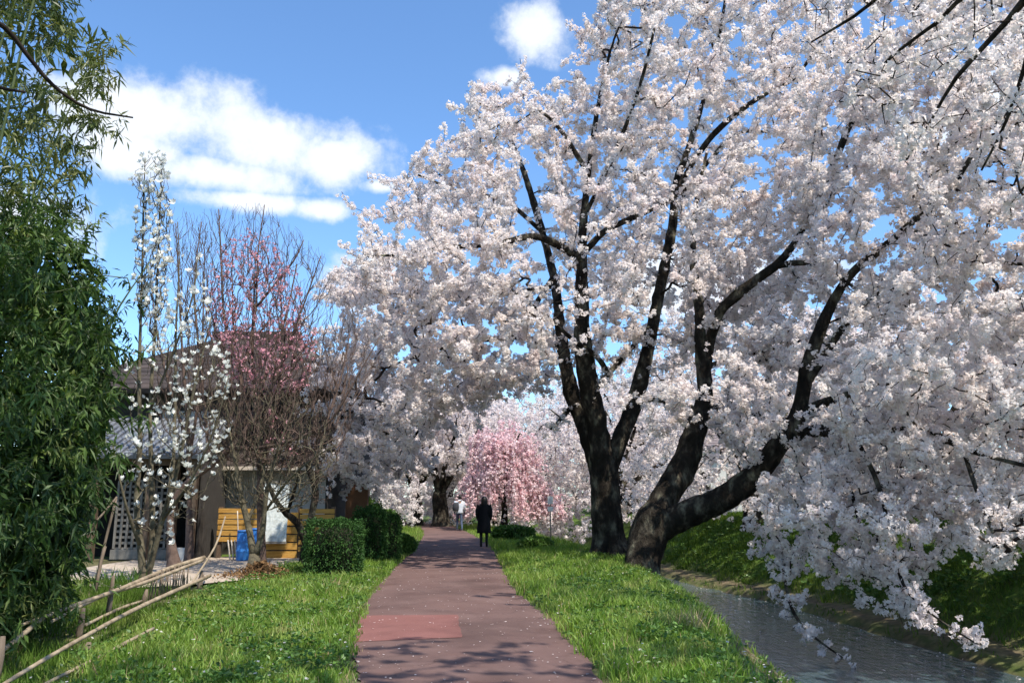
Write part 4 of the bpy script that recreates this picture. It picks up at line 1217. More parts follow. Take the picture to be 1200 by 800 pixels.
# ------------------------------------------------------------------ grass
def grass(name, label, n, xr, yr, keep, h0, w0, mat, seed, segs=2, far=False):
    r_ = np.random.default_rng(seed)
    yy_ = yr[0] + (yr[1] - yr[0]) * r_.uniform(0, 1, n) ** (1.5 if not far else 1.2)
    xx_ = r_.uniform(xr[0], xr[1], n)
    k = keep(xx_, yy_)
    xx_, yy_ = xx_[k], yy_[k]
    zz = height(xx_, yy_)
    m = len(xx_)
    patch = 0.5 + 0.5 * wob(xx_ * 1.4, yy_ * 1.4) + 0.25 * wob(xx_ * 4.3 + 3, yy_ * 4.1)
    h = h0 * r_.uniform(0.5, 1.25, m) * (0.30 + 1.05 * np.clip(patch, 0, 1.4)) * (1 + 0.012 * yy_)
    w = w0 * r_.uniform(0.6, 1.3, m) * (1 + 0.05 * yy_)
    a = r_.uniform(0, 6.283, m); lean = r_.uniform(0.1, 0.75, m) * h
    ta = r_.uniform(0, 6.283, m)
    p = np.stack([xx_, yy_, zz - 0.01], 1)
    side = np.stack([np.cos(ta), np.sin(ta), np.zeros(m)], 1) * (w / 2)[:, None]
    dv = np.stack([np.cos(a), np.sin(a), np.zeros(m)], 1)
    mid = p + dv * (lean * 0.3)[:, None] + np.array((0, 0, 1.0)) * (h * 0.6)[:, None]
    tip = p + dv * lean[:, None] + np.array((0, 0, 1.0)) * h[:, None]
    if segs == 2:
        V = np.stack([p - side, p + side, mid + side * 0.75, mid - side * 0.75, tip], 1).reshape(-1, 3)
        b0 = np.arange(m)[:, None] * 5
        me = mesh_np(name, V, [b0 + np.array([0, 1, 2, 3]), b0 + np.array([3, 2, 4])])
    else:
        V = np.stack([p - side, p + side, tip], 1).reshape(-1, 3)
        me = mesh_np(name, V, np.arange(m * 3).reshape(-1, 3))
    return tag(obj(name, me, mat, kind='stuff'), label, 'grass')


fence_x = lambda y: np.interp(y, [0, 6, 14, 17], [-3.5, -3.85, -5.3, -5.8])


def keep_left(x, y):
    l, r = path_bounds(y)
    ragged = 0.10 * wob(y * 3, y * 5) - np.abs(np.random.default_rng(8).normal(0, 0.10, len(x)))
    thin = np.random.default_rng(5).uniform(0, 1, len(x)) < np.clip(1.1 - 0.4 * (np.abs(x + 3) > 5), 0, 1)
    yard = (y > 13.6) & (x < -5.0 + 0.0 * y)
    return (x < l + 0.03 + ragged) & (x > fence_x(y) + 0.18) & (~yard) & thin


def keep_right(x, y):
    l, r = path_bounds(y)
    tl = np.interp(y, tyL, txL)
    ragged = 0.10 * wob(y * 3.3, y * 4) + np.abs(np.random.default_rng(9).normal(0, 0.10, len(x)))
    s = np.clip((x - (tl - np.interp(y, [5, 8, 10, 13, 18], [2.4, 2.2, 1.8, 1.15, 0.95]) + 0.12 * wob(x * 3, y * 2))) / 0.35, 0, 1)
    soilgap = np.random.default_rng(6).uniform(0, 1, len(x)) > s * (0.86 + 0.25 * wob(x * 2, y * 1.1))
    return (x > r - 0.03 + ragged) & (x < tl + 0.1) & soilgap


grass('grass', 'bright green meadow grass between the bamboo rails and the path', 82000, (-6.0, -1.0), (5.2, 20), keep_left, 0.13, 0.0105, MAT['grass'], 301)
grass('grass', 'bright green verge grass between the path and the stream', 92000, (-0.6, 4.4), (5.2, 24), keep_right, 0.15, 0.0105, MAT['grass'], 302)
grass('grass', 'shaded grass of the far verge around the weeping cherry', 30000, (-4, 3.6), (23, 46), keep_right, 0.13, 0.011, MAT['grass'], 303, 1, True)
grass('grass', 'grass strip by the shrubs left of the far path', 24000, (-9, -2.5), (18.5, 48), lambda x, y: (x < path_bounds(y)[0] + 0.03) & (x > np.interp(y, [18, 22, 30], [-5.0, -4.6, -9])), 0.12, 0.011, MAT['grass'], 304, 1, True)
grass('grass', 'weedy green slope of the opposite stream bank', 95000, (5, 16), (9, 44), lambda x, y: (x > np.interp(y, tyR, txR) + 0.95 + 0.35 * wob(x, y * 2)), 0.17, 0.014, MAT['bankgrass'], 305, 1, True)
grass('grass', 'sparse green fringe along the water under the opposite bank', 12000, (5, 11), (9, 40), lambda x, y: (np.abs(x - np.interp(y, tyR, txR) - 0.25) < 0.16) & (wob(x * 2, y * 1.5) > -0.1), 0.14, 0.014, MAT['bankgrass'], 306, 1, True)
grass('grass', 'shaded weeds beneath the bamboo behind the rails', 30000, (-8, -3.4), (5.5, 15.5), lambda x, y: (x < fence_x(y) + 0.3) & (wob(x, y * 1.2) > -0.35), 0.13, 0.011, MAT['bankgrass'], 307, 1, True)
def weeds(name, label, n, xr, yr, keep, mat, seed, ln=0.07, hmax=0.16):
    r_ = np.random.default_rng(seed)
    y_ = yr[0] + (yr[1] - yr[0]) * r_.uniform(0, 1, n) ** 1.5; x_ = r_.uniform(xr[0], xr[1], n)
    k = keep(x_, y_) & (wob(x_ * 2.2 + 7, y_ * 2.0) + r_.normal(0, .3, n) > 0.15)
    x_, y_ = x_[k], y_[k]
    m = len(x_)
    c = np.stack([x_, y_, height(x_, y_) + r_.uniform(0.02, hmax, m)], 1)
    c = np.repeat(c, 5, 0); c[:, :2] += r_.normal(0, 0.03, (len(c), 2))
    d = r_.normal(0, 1, c.shape); d[:, 2] = np.abs(d[:, 2]) * 0.6
    me = leaves(name, c, d, np.zeros(3), ln, ln * 0.6, r_)
    return tag(obj(name, me, mat, kind='stuff'), label, 'weeds')


grass('straw', 'dry straw blades mixed through the meadow left of the path', 9000, (-6.0, -1.0), (5.2, 18), keep_left, 0.12, 0.010, MAT['dry'], 311, 1)
grass('straw', 'dry straw blades mixed through the verge right of the path', 9000, (-0.6, 4.4), (5.2, 20), keep_right, 0.14, 0.010, MAT['dry'], 312, 1)
weeds('weeds', 'broad-leaved weeds mixed into the meadow left of the path', 7000, (-6.0, -1.2), (5.4, 18), keep_left, MAT['shrub'], 321, 0.055)
weeds('weeds', 'broad-leaved weeds mixed into the verge right of the path', 7000, (0.2, 4.2), (5.4, 22), keep_right, MAT['shrub'], 322, 0.055)
weeds('weeds', 'leafy weed clumps on the slope of the opposite bank', 16000, (6, 16), (9, 36), lambda x, y: x > np.interp(y, tyR, txR) + 1.1, MAT['shrub'], 323, 0.12, 0.3)
# dry tuft on the bank
for px, py, nn, sd, lab in ((808, 738, 90, 11, 'tuft of dry straw-coloured stalks on the stream bank edge'), (385, 690, 40, 12, 'small tuft of dry stalks at the corner of the square hedge')):
    g = Gd(px, py + 6, 0.0); r_ = np.random.default_rng(sd)
    c = np.stack([r_.normal(0, 0.13, nn), r_.normal(0, 0.13, nn), np.zeros(nn)], 1)
    d = np.stack([r_.normal(0, 0.5, nn), r_.normal(0, 0.5, nn), np.full(nn, 0.9)], 1)
    o = obj('dry_grass_tuft', leaves('dry_grass_tuft', c, d, np.zeros(3), 0.32, 0.010, r_), MAT['dry'], loc=(g[0], g[1], float(height(g[0], g[1]))))
    tag(o, lab, 'grass tuft', kind='stuff')

# fallen petals on the path
r_ = np.random.default_rng(91)
yy_ = 6.0 + 22 * r_.uniform(0, 1, 900) ** 1.25
l, r = path_bounds(yy_)
f_ = np.clip(np.where(r_.uniform(0, 1, 900) < 0.45, r_.beta(0.5, 0.5, 900), r_.uniform(0, 1, 900)) + 0.05 * np.sin(yy_ * 3), 0.01, 0.99)
pc = np.stack([l + (r - l) * f_, yy_, 0.0165 + 0.012 * np.sin(f_ * math.pi)], 1)
Tp = []
for _ in range(8):
    s = r_.uniform(0.006, 0.014, (1, 4, 1)) * np.array([[(-1, -0.7, 0.0), (0.9, -0.8, 0.10), (1, 0.8, 0.25), (-0.8, 0.9, 0.1)]])
    Tp.append(s)
Tp = np.array(Tp)
ang = r_.uniform(0, 6.283, 900); ca, sa = np.cos(ang), np.sin(ang)
t = Tp[r_.integers(0, 8, 900)][:, 0] * np.clip(r_.lognormal(-0.35, 0.5, 900), 0.3, 2.0)[:, None, None]
V = np.stack([t[..., 0] * ca[:, None] - t[..., 1] * sa[:, None], t[..., 0] * sa[:, None] + t[..., 1] * ca[:, None], t[..., 2] + 0.003], -1) + pc[:, None, :]
tag(obj('fallen_petals', mesh_np('fallen_petals', V.reshape(-1, 3), np.arange(3600).reshape(-1, 4)), MAT['bloom'], kind='stuff'), 'white cherry petals scattered over the red-brown path', 'petals')

def strew(name, label, x, y, z, seed, size=0.016):
    r_ = np.random.default_rng(seed); m = len(x)
    c = np.stack([x, y, z], 1)
    me = poms(name, c, np.zeros(3), np.array([[[(-1, -.7, 0), (.9, -.8, .1), (1, .8, .25), (-.8, .9, .1)]]]) * size, r_, 0.5, 1.3, 0.25)
    return tag(obj(name, me, MAT['bloom'], kind='stuff'), label, 'petals')


r_ = np.random.default_rng(93)
y_ = 6.0 + 12 * r_.uniform(0, 1, 900) ** 1.4; x_ = r_.uniform(-5, 4, 900)
l, r = path_bounds(y_); k = ((x_ < l - 0.05) & (x_ > fence_x(y_))) | ((x_ > r + 0.05) & (x_ < 3.0))
strew('fallen_petals', 'white petals caught in the grass verges on both sides', x_[k], y_[k], height(x_[k], y_[k]) + r_.uniform(0.05, 0.13, k.sum()), 94, 0.013)
y_ = r_.uniform(11, 28, 160); f_ = np.where(r_.uniform(0, 1, 160) < 0.7, r_.beta(3, 0.5, 160), r_.uniform(0, 1, 160))
strew('floating_petals', 'white petals drifting on the stream', np.interp(y_, tyL, txL) * (1 - f_) + np.interp(y_, tyR, txR) * f_, y_, np.full(160, WATER_Z + 0.012), 95, 0.02)

# ------------------------------------------------------------------ house and yard
MAT['roof'] = mat_solid('dark brown roof', [(0.026, 0.020, 0.018), (0.045, 0.035, 0.031), (0.085, 0.064, 0.056)], 1.6, 0.9, 0.6, 24)
MAT['tile'] = mat_solid('grey roof tile', [(0.13, 0.14, 0.16), (0.21, 0.225, 0.25)], 5, 0.55, 0.2, 30)
MAT['plaster'] = mat_solid('pale plaster', [(0.46, 0.45, 0.43), (0.62, 0.61, 0.58)], 3, 0.9)
MAT['timber'] = mat_solid('dark timber wall', [(0.034, 0.030, 0.027), (0.070, 0.062, 0.055)], 6, 0.9, 0.4, 24, vscale=(6, 6, 0.6))
MAT['brownpost'] = mat_solid('brown timber post', [(0.075, 0.052, 0.036), (0.15, 0.105, 0.072)], 6, 0.85, 0.3, 20, vscale=(5, 5, 0.5))
MAT['lattice'] = mat_solid('grey lattice', [(0.14, 0.13, 0.115), (0.23, 0.215, 0.19)], 8, 0.9)
MAT['yellow'] = mat_solid('yellow stained board', [(0.30, 0.145, 0.030), (0.46, 0.25, 0.055), (0.55, 0.33, 0.09)], 5, 0.7, 0.2, 30, vscale=(0.5, 3, 6))
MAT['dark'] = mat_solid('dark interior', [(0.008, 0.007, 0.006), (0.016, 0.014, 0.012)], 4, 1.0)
MAT['blue'] = mat_solid('blue plastic', [(0.03, 0.17, 0.50), (0.045, 0.22, 0.60)], 4, 0.35, spec=0.5)
MAT['whitewood'] = mat_solid('pale cut wood', [(0.45, 0.38, 0.30), (0.62, 0.55, 0.46)], 9, 0.8)
MAT['sheet'] = mat_solid('frosted plastic sheet', [(0.42, 0.45, 0.42), (0.62, 0.65, 0.62), (0.72, 0.75, 0.72)], 10, 0.25, 0.6, 16, spec=0.5)
MAT['orange'] = mat_solid('rusty orange wall', [(0.17, 0.085, 0.05), (0.25, 0.125, 0.07)], 4, 0.9)


def bx(name, x0, x1, y0, y1, z0, z1, mat, parent, org=(0, 0, 0)):
    c = (((x0 + x1) / 2) - org[0], ((y0 + y1) / 2) - org[1], ((z0 + z1) / 2) - org[2])
    return obj(name, box_mesh(name, x1 - x0, y1 - y0, z1 - z0), MAT[mat], parent, loc=c)


def slab(name, quad, th, mat, parent, org, ribs=0, rib_h=0.05, courses=0):
    """thick roof plane through four corners (eave left, eave right, ridge right, ridge left), with ribs or courses standing on it"""
    q = np.array(quad, float) - np.array(org)
    n = np.cross(q[1] - q[0], q[3] - q[0]); n /= np.linalg.norm(n)
    if n[2] < 0: n = -n
    vs, fs = [], []

    def add(qq, t0, t1):
        b = len(vs) * 8
        vs.append(np.concatenate([qq + n * t0, qq + n * t1]))
        fs.append(np.array([(0, 3, 2, 1), (4, 5, 6, 7), (0, 1, 5, 4), (1, 2, 6, 5), (2, 3, 7, 6), (3, 0, 4, 7)]) + b)
    add(q, -th, 0.0)
    for i in range(ribs):
        s0, s1 = (i + 0.2) / ribs, (i + 0.62) / ribs
        add(np.array([q[0] + (q[1] - q[0]) * s0, q[0] + (q[1] - q[0]) * s1, q[3] + (q[2] - q[3]) * s1, q[3] + (q[2] - q[3]) * s0]), 0.003, rib_h)
    for i in range(courses):
        s0, s1 = i / courses + 0.01, (i + 0.9) / courses
        L_ = lambda s: q[0] + (q[3] - q[0]) * s
        R_ = lambda s: q[1] + (q[2] - q[1]) * s
        add(np.array([L_(s0), R_(s0), R_(s1), L_(s1)]), 0.003, rib_h)
    return obj(name, mesh_np(name, np.concatenate(vs), np.concatenate(fs)), MAT[mat], parent)


# main house with a hipped brown roof
HO = np.array((-8.4, 24.0, 0.0))
he = empty('house', HO, 'old dark timber house with a brown hipped roof behind the garden trees', 'house')
HX0, HX1, HY0, HY1 = -12.6, -5.15, 23.0, 30.0
bx('wall', HX0, HX1, HY0, HY1, -0.05, 4.75, 'timber', he, HO)
bx('plaster_panel', -8.3, -5.2, HY0 - 0.04, HY0 - 0.003, 0.9, 2.4, 'plaster', he, HO)
bx('plaster_panel', -9.9, -8.6, HY0 - 0.04, HY0 - 0.003, 2.9, 4.0, 'plaster', he, HO)
ez, rz_ = 4.55, 6.75
ev_ = [(HX0 - .7, HY0 - .8, ez), (HX1 + .7, HY0 - .8, ez), (HX1 + .7, HY1 + .8, ez), (HX0 - .7, HY1 + .8, ez)]
rl, rr_ = (-9.7, 26.3, rz_), (-7.05, 26.3, rz_)
slab('roof', [ev_[0], ev_[1], rr_, rl], 0.14, 'roof', he, HO, courses=14, rib_h=0.012)
slab('roof', [ev_[2], ev_[3], rl, rr_], 0.14, 'roof', he, HO)
slab('roof', [ev_[1], ev_[2], rr_, rr_], 0.14, 'roof', he, HO, courses=14, rib_h=0.012)
slab('roof', [ev_[3], ev_[0], rl, rl], 0.14, 'roof', he, HO)
bx('ridge', -9.8, -6.98, 26.15, 26.45, rz_ - 0.05, rz_ + 0.22, 'roof', he, HO)
# pent roof over the ground floor
slab('pent_roof', [(-8.4, 22.1, 2.42), (-4.75, 22.1, 2.42), (-4.75, 23.0, 2.85), (-8.4, 23.0, 2.85)], 0.08, 'roof', he, HO, ribs=16, rib_h=0.03)
bx('fascia', -8.4, -4.75, 22.06, 22.09, 2.32, 2.42, 'whitewood', he, HO)
bx('upper_window', -7.6, -6.4, HY0 - 0.05, HY0 - 0.004, 3.1, 4.1, 'dark', he, HO)

# lean-to with lattice front and grey tile roof
SO_ = np.array((-9.8, 20.9, 0.08))
se = empty('shed', SO_, 'open-fronted shed with grey tiled roof, dark opening and lattice panels', 'shed')
slab('tile_roof', [(-12.2, 20.1, 2.62), (-7.75, 20.1, 2.62), (-7.75, 22.7, 3.75), (-12.2, 22.7, 3.75)], 0.10, 'tile', se, SO_, ribs=22, rib_h=0.06)
bx('eave_beam', -12.1, -7.8, 20.45, 20.58, 2.38, 2.56, 'brownpost', se, SO_)
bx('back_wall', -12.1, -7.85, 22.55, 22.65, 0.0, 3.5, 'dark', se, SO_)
bx('side_wall', -7.86, -7.80, 20.75, 22.5, 0.0, 2.9, 'timber', se, SO_)
for x in (-12.0, -10.35, -9.02, -8.38, -7.9):
    bx('post', x - 0.075, x + 0.075, 20.42, 20.58, 0.08, 2.38, 'brownpost', se, SO_)
for x0, x1, zt in ((-9.86, -9.12, 2.0), (-8.92, -8.46, 2.15)):
    lst = []
    nxh = max(3, int(round((x1 - x0) / 0.135))); nzh = 12
    for i in range(nxh + 1):
        x = x0 + (x1 - x0) * i / nxh
        lst.append(((x - SO_[0], 20.66 - SO_[1], (0.35 + zt) / 2 - SO_[2]), (0.055, 0.03, zt - 0.35)))
    for i in range(nzh + 1):
        z = 0.35 + (zt - 0.35) * i / nzh
        lst.append((((x0 + x1) / 2 - SO_[0], 20.69 - SO_[1], z - SO_[2]), (x1 - x0, 0.028, 0.06)))
    obj('lattice_panel', boxes_mesh('lattice_panel', lst), MAT['lattice'], se)
    bx('sill_board', x0 - 0.05, x1 + 0.05, 20.60, 20.72, 0.10, 0.33, 'lattice', se, SO_)
bx('plinth', -8.36, -7.98, 20.46, 20.6, 0.08, 0.38, 'plaster', se, SO_)

# yellow boards
BO = np.array((-6.3, 21.3, 0.05))
fe = empty('board_fence', BO, 'fence of yellow stained horizontal boards along the house front', 'fence')
rnd = random.Random(4)
for (x0, x1, zlist) in ((-7.55, -6.42, [0.55, 0.70, 0.84, 0.98, 1.12, 1.26]), (-6.40, -5.48, [0.17, 0.37, 0.57, 0.77, 0.97, 1.13]), (-5.46, -4.55, [0.3, 0.47, 0.63, 0.79, 0.95, 1.11, 1.25])):
    for z in zlist:
        hgt = 0.115 if x0 != -6.40 else 0.165
        o = bx('plank', x0 + rnd.uniform(0, .02), x1 - rnd.uniform(0, .02), 21.28, 21.305 + rnd.uniform(0, .008), z - hgt / 2, z + hgt / 2, 'yellow', fe, BO)
        o.rotation_euler = (0, rnd.uniform(-0.008, 0.008), 0)
for x in (-7.5, -6.41, -5.47, -4.6):
    bx('post', x - 0.05, x + 0.05, 21.32, 21.42, -0.05, 1.36, 'brownpost', fe, BO)
# frosted sheet leaning on the boards
sh = tag(bx('plastic_sheet', -6.38, -5.72, 21.14, 21.165, 0.50, 1.95, 'sheet', None), 'frosted pale plastic sheet standing against the yellow boards', 'sheet')
sh.rotation_euler = (R(-4), 0, 0)
bx('frame_rail', -0.34, 0.34, -0.03, 0.03, 0.73, 0.78, 'lattice', sh)
bx('frame_rail', -0.34, 0.34, -0.03, 0.03, -0.78, -0.73, 'lattice', sh)
tag(bx('rusty_wall', -4.95, -4.3, 24.6, 24.75, 0.0, 2.1, 'orange', None), 'rusty orange panel wall behind the shrubs at the house corner', 'wall')


# blue containers with handles leaning out
def drum(px, lab, rad, hgt, y):
    x = P(px, 650, y)[0]
    e = empty('container', (x, y, 0.08), lab, 'container', 'blue plastic containers by the house')
    obj('body', loft('body', [(0, 0, 0, rad * .9, rad * .9), (0, 0, .04, rad, rad), (0, 0, hgt * .3, rad, rad), (0, 0, hgt * .32, rad * 1.05, rad * 1.05), (0, 0, hgt * .36, rad * 1.05, rad * 1.05), (0, 0, hgt * .38, rad, rad), (0, 0, hgt * .66, rad, rad), (0, 0, hgt * .68, rad * 1.05, rad * 1.05), (0, 0, hgt * .72, rad * 1.05, rad * 1.05), (0, 0, hgt * .74, rad, rad), (0, 0, hgt * .97, rad, rad), (0, 0, hgt, rad * .93, rad * .93)], 24), MAT['blue'], e)
    obj('lid', loft('lid', [(0, 0, hgt, rad * 1.02, rad * 1.02), (0, 0, hgt + .04, rad * 1.02, rad * 1.02), (0, 0, hgt + .05, rad * .9, rad * .9)], 24), MAT['blue'], e)
    return e


drum(284, 'narrow blue plastic drum left of the small forked tree', 0.15, 0.68, 20.4)
drum(299, 'blue plastic drum partly hidden behind the small forked tree', 0.17, 0.72, 20.6)
for i, (px, lab) in enumerate(((268, 'pale cut stake leaning by the brown post'), (272, 'pale cut stake between two others left of the blue drum'), (276, 'pale cut stake closest to the blue drum'))):
    x = P(px, 650, 20.5)[0]
    l = catmull([(0.06, 0, 0, 0.018), (0.0, 0.05, 0.25, 0.018), (-0.06, 0.1, 0.48, 0.017)], 0.2)
    tag(obj('wooden_stake', tube('wooden_stake', l, 8), MAT['whitewood'], loc=(x, 20.45, 0.08)), lab, 'stake', 'pale stakes by the blue drums')
for px, lab, dx in ((280, 'pale broom handle tilted left above the narrow blue drum', -0.14), (301, 'upright pale broom handle behind the forked tree', -0.04)):
    x = P(px, 650, 20.9)[0]
    l = catmull([(0, 0, 0, 0.014), (dx * .5, 0.06, 0.6, 0.014), (dx, 0.1, 1.2, 0.014)], 0.3)
    tag(obj('broom_handle', tube('broom_handle', l, 8), MAT['whitewood'], loc=(x, 20.9, 0.06)), lab, 'handle')
# heap of dead leaves at the small tree's foot
r_ = np.random.default_rng(97)
g = Gd(306, 680)
m = 1500
ang = r_.uniform(0, 6.283, m); rr = np.abs(r_.normal(0, 0.33, m))
c = np.stack([rr * np.cos(ang) * 1.5, rr * np.sin(ang), 0.27 * np.exp(-(rr / 0.35) ** 2) * r_.uniform(0.1, 1, m) + 0.09], 1)
tag(obj('leaf_heap', leaves('leaf_heap', c, r_.normal(0, 1, (m, 3)), np.zeros(3), 0.07, 0.045, r_), MAT['deadleaf'], loc=(g[0], g[1], 0.0), kind='stuff'), 'low heap of brown dead leaves at the forked tree foot', 'leaves')
# daffodil-like leaves near the fence
g = Gd(150, 690)
m = 130
c = np.stack([r_.normal(0, 0.22, m), r_.normal(0, 0.2, m), np.zeros(m)], 1)
tag(obj('leafy_plant', leaves('leafy_plant', c, np.stack([r_.normal(0, .35, m), r_.normal(0, .35, m), np.ones(m)], 1), np.zeros(3), 0.36, 0.022, r_), MAT['shrub'], loc=(g[0], g[1], float(height(g[0], g[1])))), 'clump of upright strap-shaped green leaves behind the rails', 'plant', kind='stuff')

# ------------------------------------------------------------------ bamboo rail fence
FO = np.array((-4.6, 10.0, 0.0))
ff = empty('bamboo_fence', FO, 'rustic fence of weathered bamboo rails on short posts at the left', 'fence')


def rail(spec, seed):
    l = limb_px([(a_, b_, c_, d_ * 0.58) for a_, b_, c_, d_ in spec], 0.2); l[:, :3] -= FO
    r_ = np.random.default_rng(seed)
    # slight swelling at the nodes
    l[:, 3] *= 1 + 0.10 * (np.arange(len(l)) % 3 == 0)
    obj('rail', tube('rail', l, 8, 0.03, seed), MAT['pole'], ff)


rail([(-90, 830, 6.6, 9), (0, 764, 7.6, 9), (50, 724, 8.4, 9)], 1)
rail([(25, 732, 8.2, 6), (90, 708, 9.4, 8), (140, 690, 10.8, 8), (200, 665, 13.4, 8), (239, 653, 14.6, 8)], 2)
rail([(60, 728, 8.6, 6), (120, 698, 10.2, 7), (170, 682, 11.8, 7), (238, 656, 14.5, 6)], 8)
rail([(-60, 850, 5.6, 7), (0, 804, 6.3, 8), (100, 745, 8.2, 8), (170, 708, 10.6, 8), (246, 674, 13.6, 7)], 3)
rail([(100, 732, 9.6, 6), (140, 713, 10.8, 6), (166, 704, 11.8, 5)], 4)
rail([(100, 780, 7.5, 8), (140, 757, 8.3, 8), (180, 736, 9.2, 6)], 5)
rail([(30, 812, 6.6, 6), (95, 780, 7.4, 7), (170, 742, 9.0, 5)], 6)
rail([(220, 690, 14.2, 4), (252, 640, 14.6, 4), (264, 605, 14.9, 3)], 7)
for (px, top, d, w) in ((132, 674, 10.6, 0.035), (171, 690, 11.9, 0.045), (103, 752, 8.2, 0.04), (97, 712, 9.4, 0.035), (236, 668, 14.5, 0.045), (2, 745, 7.3, 0.04)):
    p = P(px, top, d)
    z0 = float(height(p[0], d)) - 0.05
    l = catmull([(p[0] - .02, d, z0, w), (p[0], d, z0 + (p[2] - z0) * .6, w * .95), (p[0] + 0.01, d, p[2], w * .5)], 0.2); l[:, :3] -= FO
    obj('post', tube('post', l, 9, 0.06, int(px)), MAT['post'], ff)
# low wattle of thin sticks between rail and yard
e = empty('wattle_panel', P(205, 690, 13.6) * np.array((1, 1, 0)), 'low wattle screen of thin upright sticks behind the upper rails', 'screen')
r_ = np.random.default_rng(12)
o0 = np.array(e.location)
for i in range(24):
    t = i / 23
    p = P(176 + 44 * t, 690, 12.2 + 1.9 * t)
    z0 = float(height(p[0], p[1])) - 0.03
    l = catmull([(p[0], p[1], z0, 0.009), (p[0] + r_.normal(0, .01), p[1], z0 + 0.25, 0.009), (p[0] + r_.normal(0, .03), p[1], z0 + 0.45 + r_.uniform(-.05, .05), 0.007)], 0.3); l[:, :3] -= o0
    obj('stick', tube('stick', l, 5), MAT['post'], e)
# leaning stakes tied together near the bamboo
e = empty('stake_tripod', Gd(112, 690), 'two thin weathered stakes tied at the top beside the bamboo', 'stakes')
o0 = np.array(e.location)
for s, w in (([(110, 690, 12.6), (122, 640, 12.6), (136, 584, 12.6)], 5), ([(108, 616, 12.3), (122, 600, 12.45), (137, 582, 12.6)], 4), ([(112, 692, 12.4), (118, 660, 12.5), (123, 640, 12.6)], 6)):
    l = limb_px([(x, y, d, w * 0.6) for x, y, d in s], 0.2); l[:, :3] -= o0
    obj('stake', tube('stake', l, 7, 0.03), MAT['post'], e)

# ------------------------------------------------------------------ people
MAT['coat'] = mat_solid('black coat cloth', [(0.010, 0.010, 0.012), (0.018, 0.018, 0.021)], 20, 0.9, spec=0.2)
MAT['hair'] = mat_solid('black hair', [(0.007, 0.006, 0.006), (0.014, 0.012, 0.011)], 30, 0.5, vscale=(6, 6, 0.6))
MAT['skin'] = mat_solid('skin', [(0.50, 0.30, 0.21), (0.56, 0.35, 0.25)], 6, 0.6)
MAT['darkpants'] = mat_solid('black trousers', [(0.012, 0.012, 0.014), (0.02, 0.02, 0.024)], 10, 0.9)
MAT['jeans'] = mat_solid('blue jeans', [(0.045, 0.062, 0.10), (0.075, 0.10, 0.155)], 14, 0.9)
MAT['jacket'] = mat_solid('pale blue grey jacket', [(0.42, 0.46, 0.52), (0.55, 0.59, 0.65)], 8, 0.8)
MAT['bag'] = mat_solid('dark grey bag', [(0.028, 0.030, 0.036), (0.045, 0.048, 0.055)], 12, 0.8)
MAT['shoe'] = mat_solid('pale shoes', [(0.35, 0.35, 0.36), (0.5, 0.5, 0.5)], 8, 0.7)


def skin_body(name, V, E, Rr, mats, parent, root=0, sub=2, split=None):
    """one continuous skin over a skeleton; split(x, y, z) gives the material slot of a point"""
    me = bpy.data.meshes.new(name)
    me.from_pydata([tuple(v) for v in V], E, [])
    o = bpy.data.objects.new(name, me)
    COL.objects.link(o)
    md = o.modifiers.new('skin', 'SKIN')
    md.use_smooth_shade = True
    for i, r in enumerate(Rr):
        sv = me.skin_vertices[0].data[i]
        sv.radius = (r, r) if not isinstance(r, tuple) else r
        sv.use_root = (i == root)
    s = o.modifiers.new('sub', 'SUBSURF'); s.levels = sub; s.render_levels = sub
    dg = bpy.context.evaluated_depsgraph_get()
    ev = o.evaluated_get(dg)
    m2 = bpy.data.meshes.new_from_object(ev)
    bpy.data.objects.remove(o)
    m2.name = name
    m2.materials.clear()
    for m in mats: m2.materials.append(MAT[m])
    for p in m2.polygons:
        p.use_smooth = True
        p.material_index = split(*p.center) if split else 0
    return obj(name, m2, None, parent)


def fingers(V, E, Rr, wrist_i, d, up, r=0.009):
    """palm and five fingers at a wrist; d along the hand, up across the palm"""
    d = np.array(d, float); d /= np.linalg.norm(d); up = np.array(up, float); up /= np.linalg.norm(up)
    w = np.array(V[wrist_i])
    V.append(tuple(w + d * 0.05)); Rr.append((0.032, 0.018)); E.append((wrist_i, len(V) - 1)); pi = len(V) - 1
    V.append(tuple(w + d * 0.085)); Rr.append((0.034, 0.016)); E.append((pi, len(V) - 1)); ki = len(V) - 1
    nrm = np.cross(d, up)
    for k, (o_, ln) in enumerate(((-0.030, .062), (-0.010, .078), (0.010, .080), (0.029, .070))):
        a = np.array(V[ki]) + up * o_ + d * 0.012
        V.append(tuple(a)); Rr.append(r); E.append((ki, len(V) - 1))
        V.append(tuple(a + d * ln * .5 + nrm * .008)); Rr.append(r); E.append((len(V) - 2, len(V) - 1))
        V.append(tuple(a + d * ln * .9 + nrm * .03)); Rr.append(r * .85); E.append((len(V) - 2, len(V) - 1))
    a = np.array(V[pi]) + up * 0.032
    V.append(tuple(a)); Rr.append(.011); E.append((pi, len(V) - 1))
    V.append(tuple(a + d * .04 + up * .022 + nrm * .01)); Rr.append(.010); E.append((len(V) - 2, len(V) - 1))


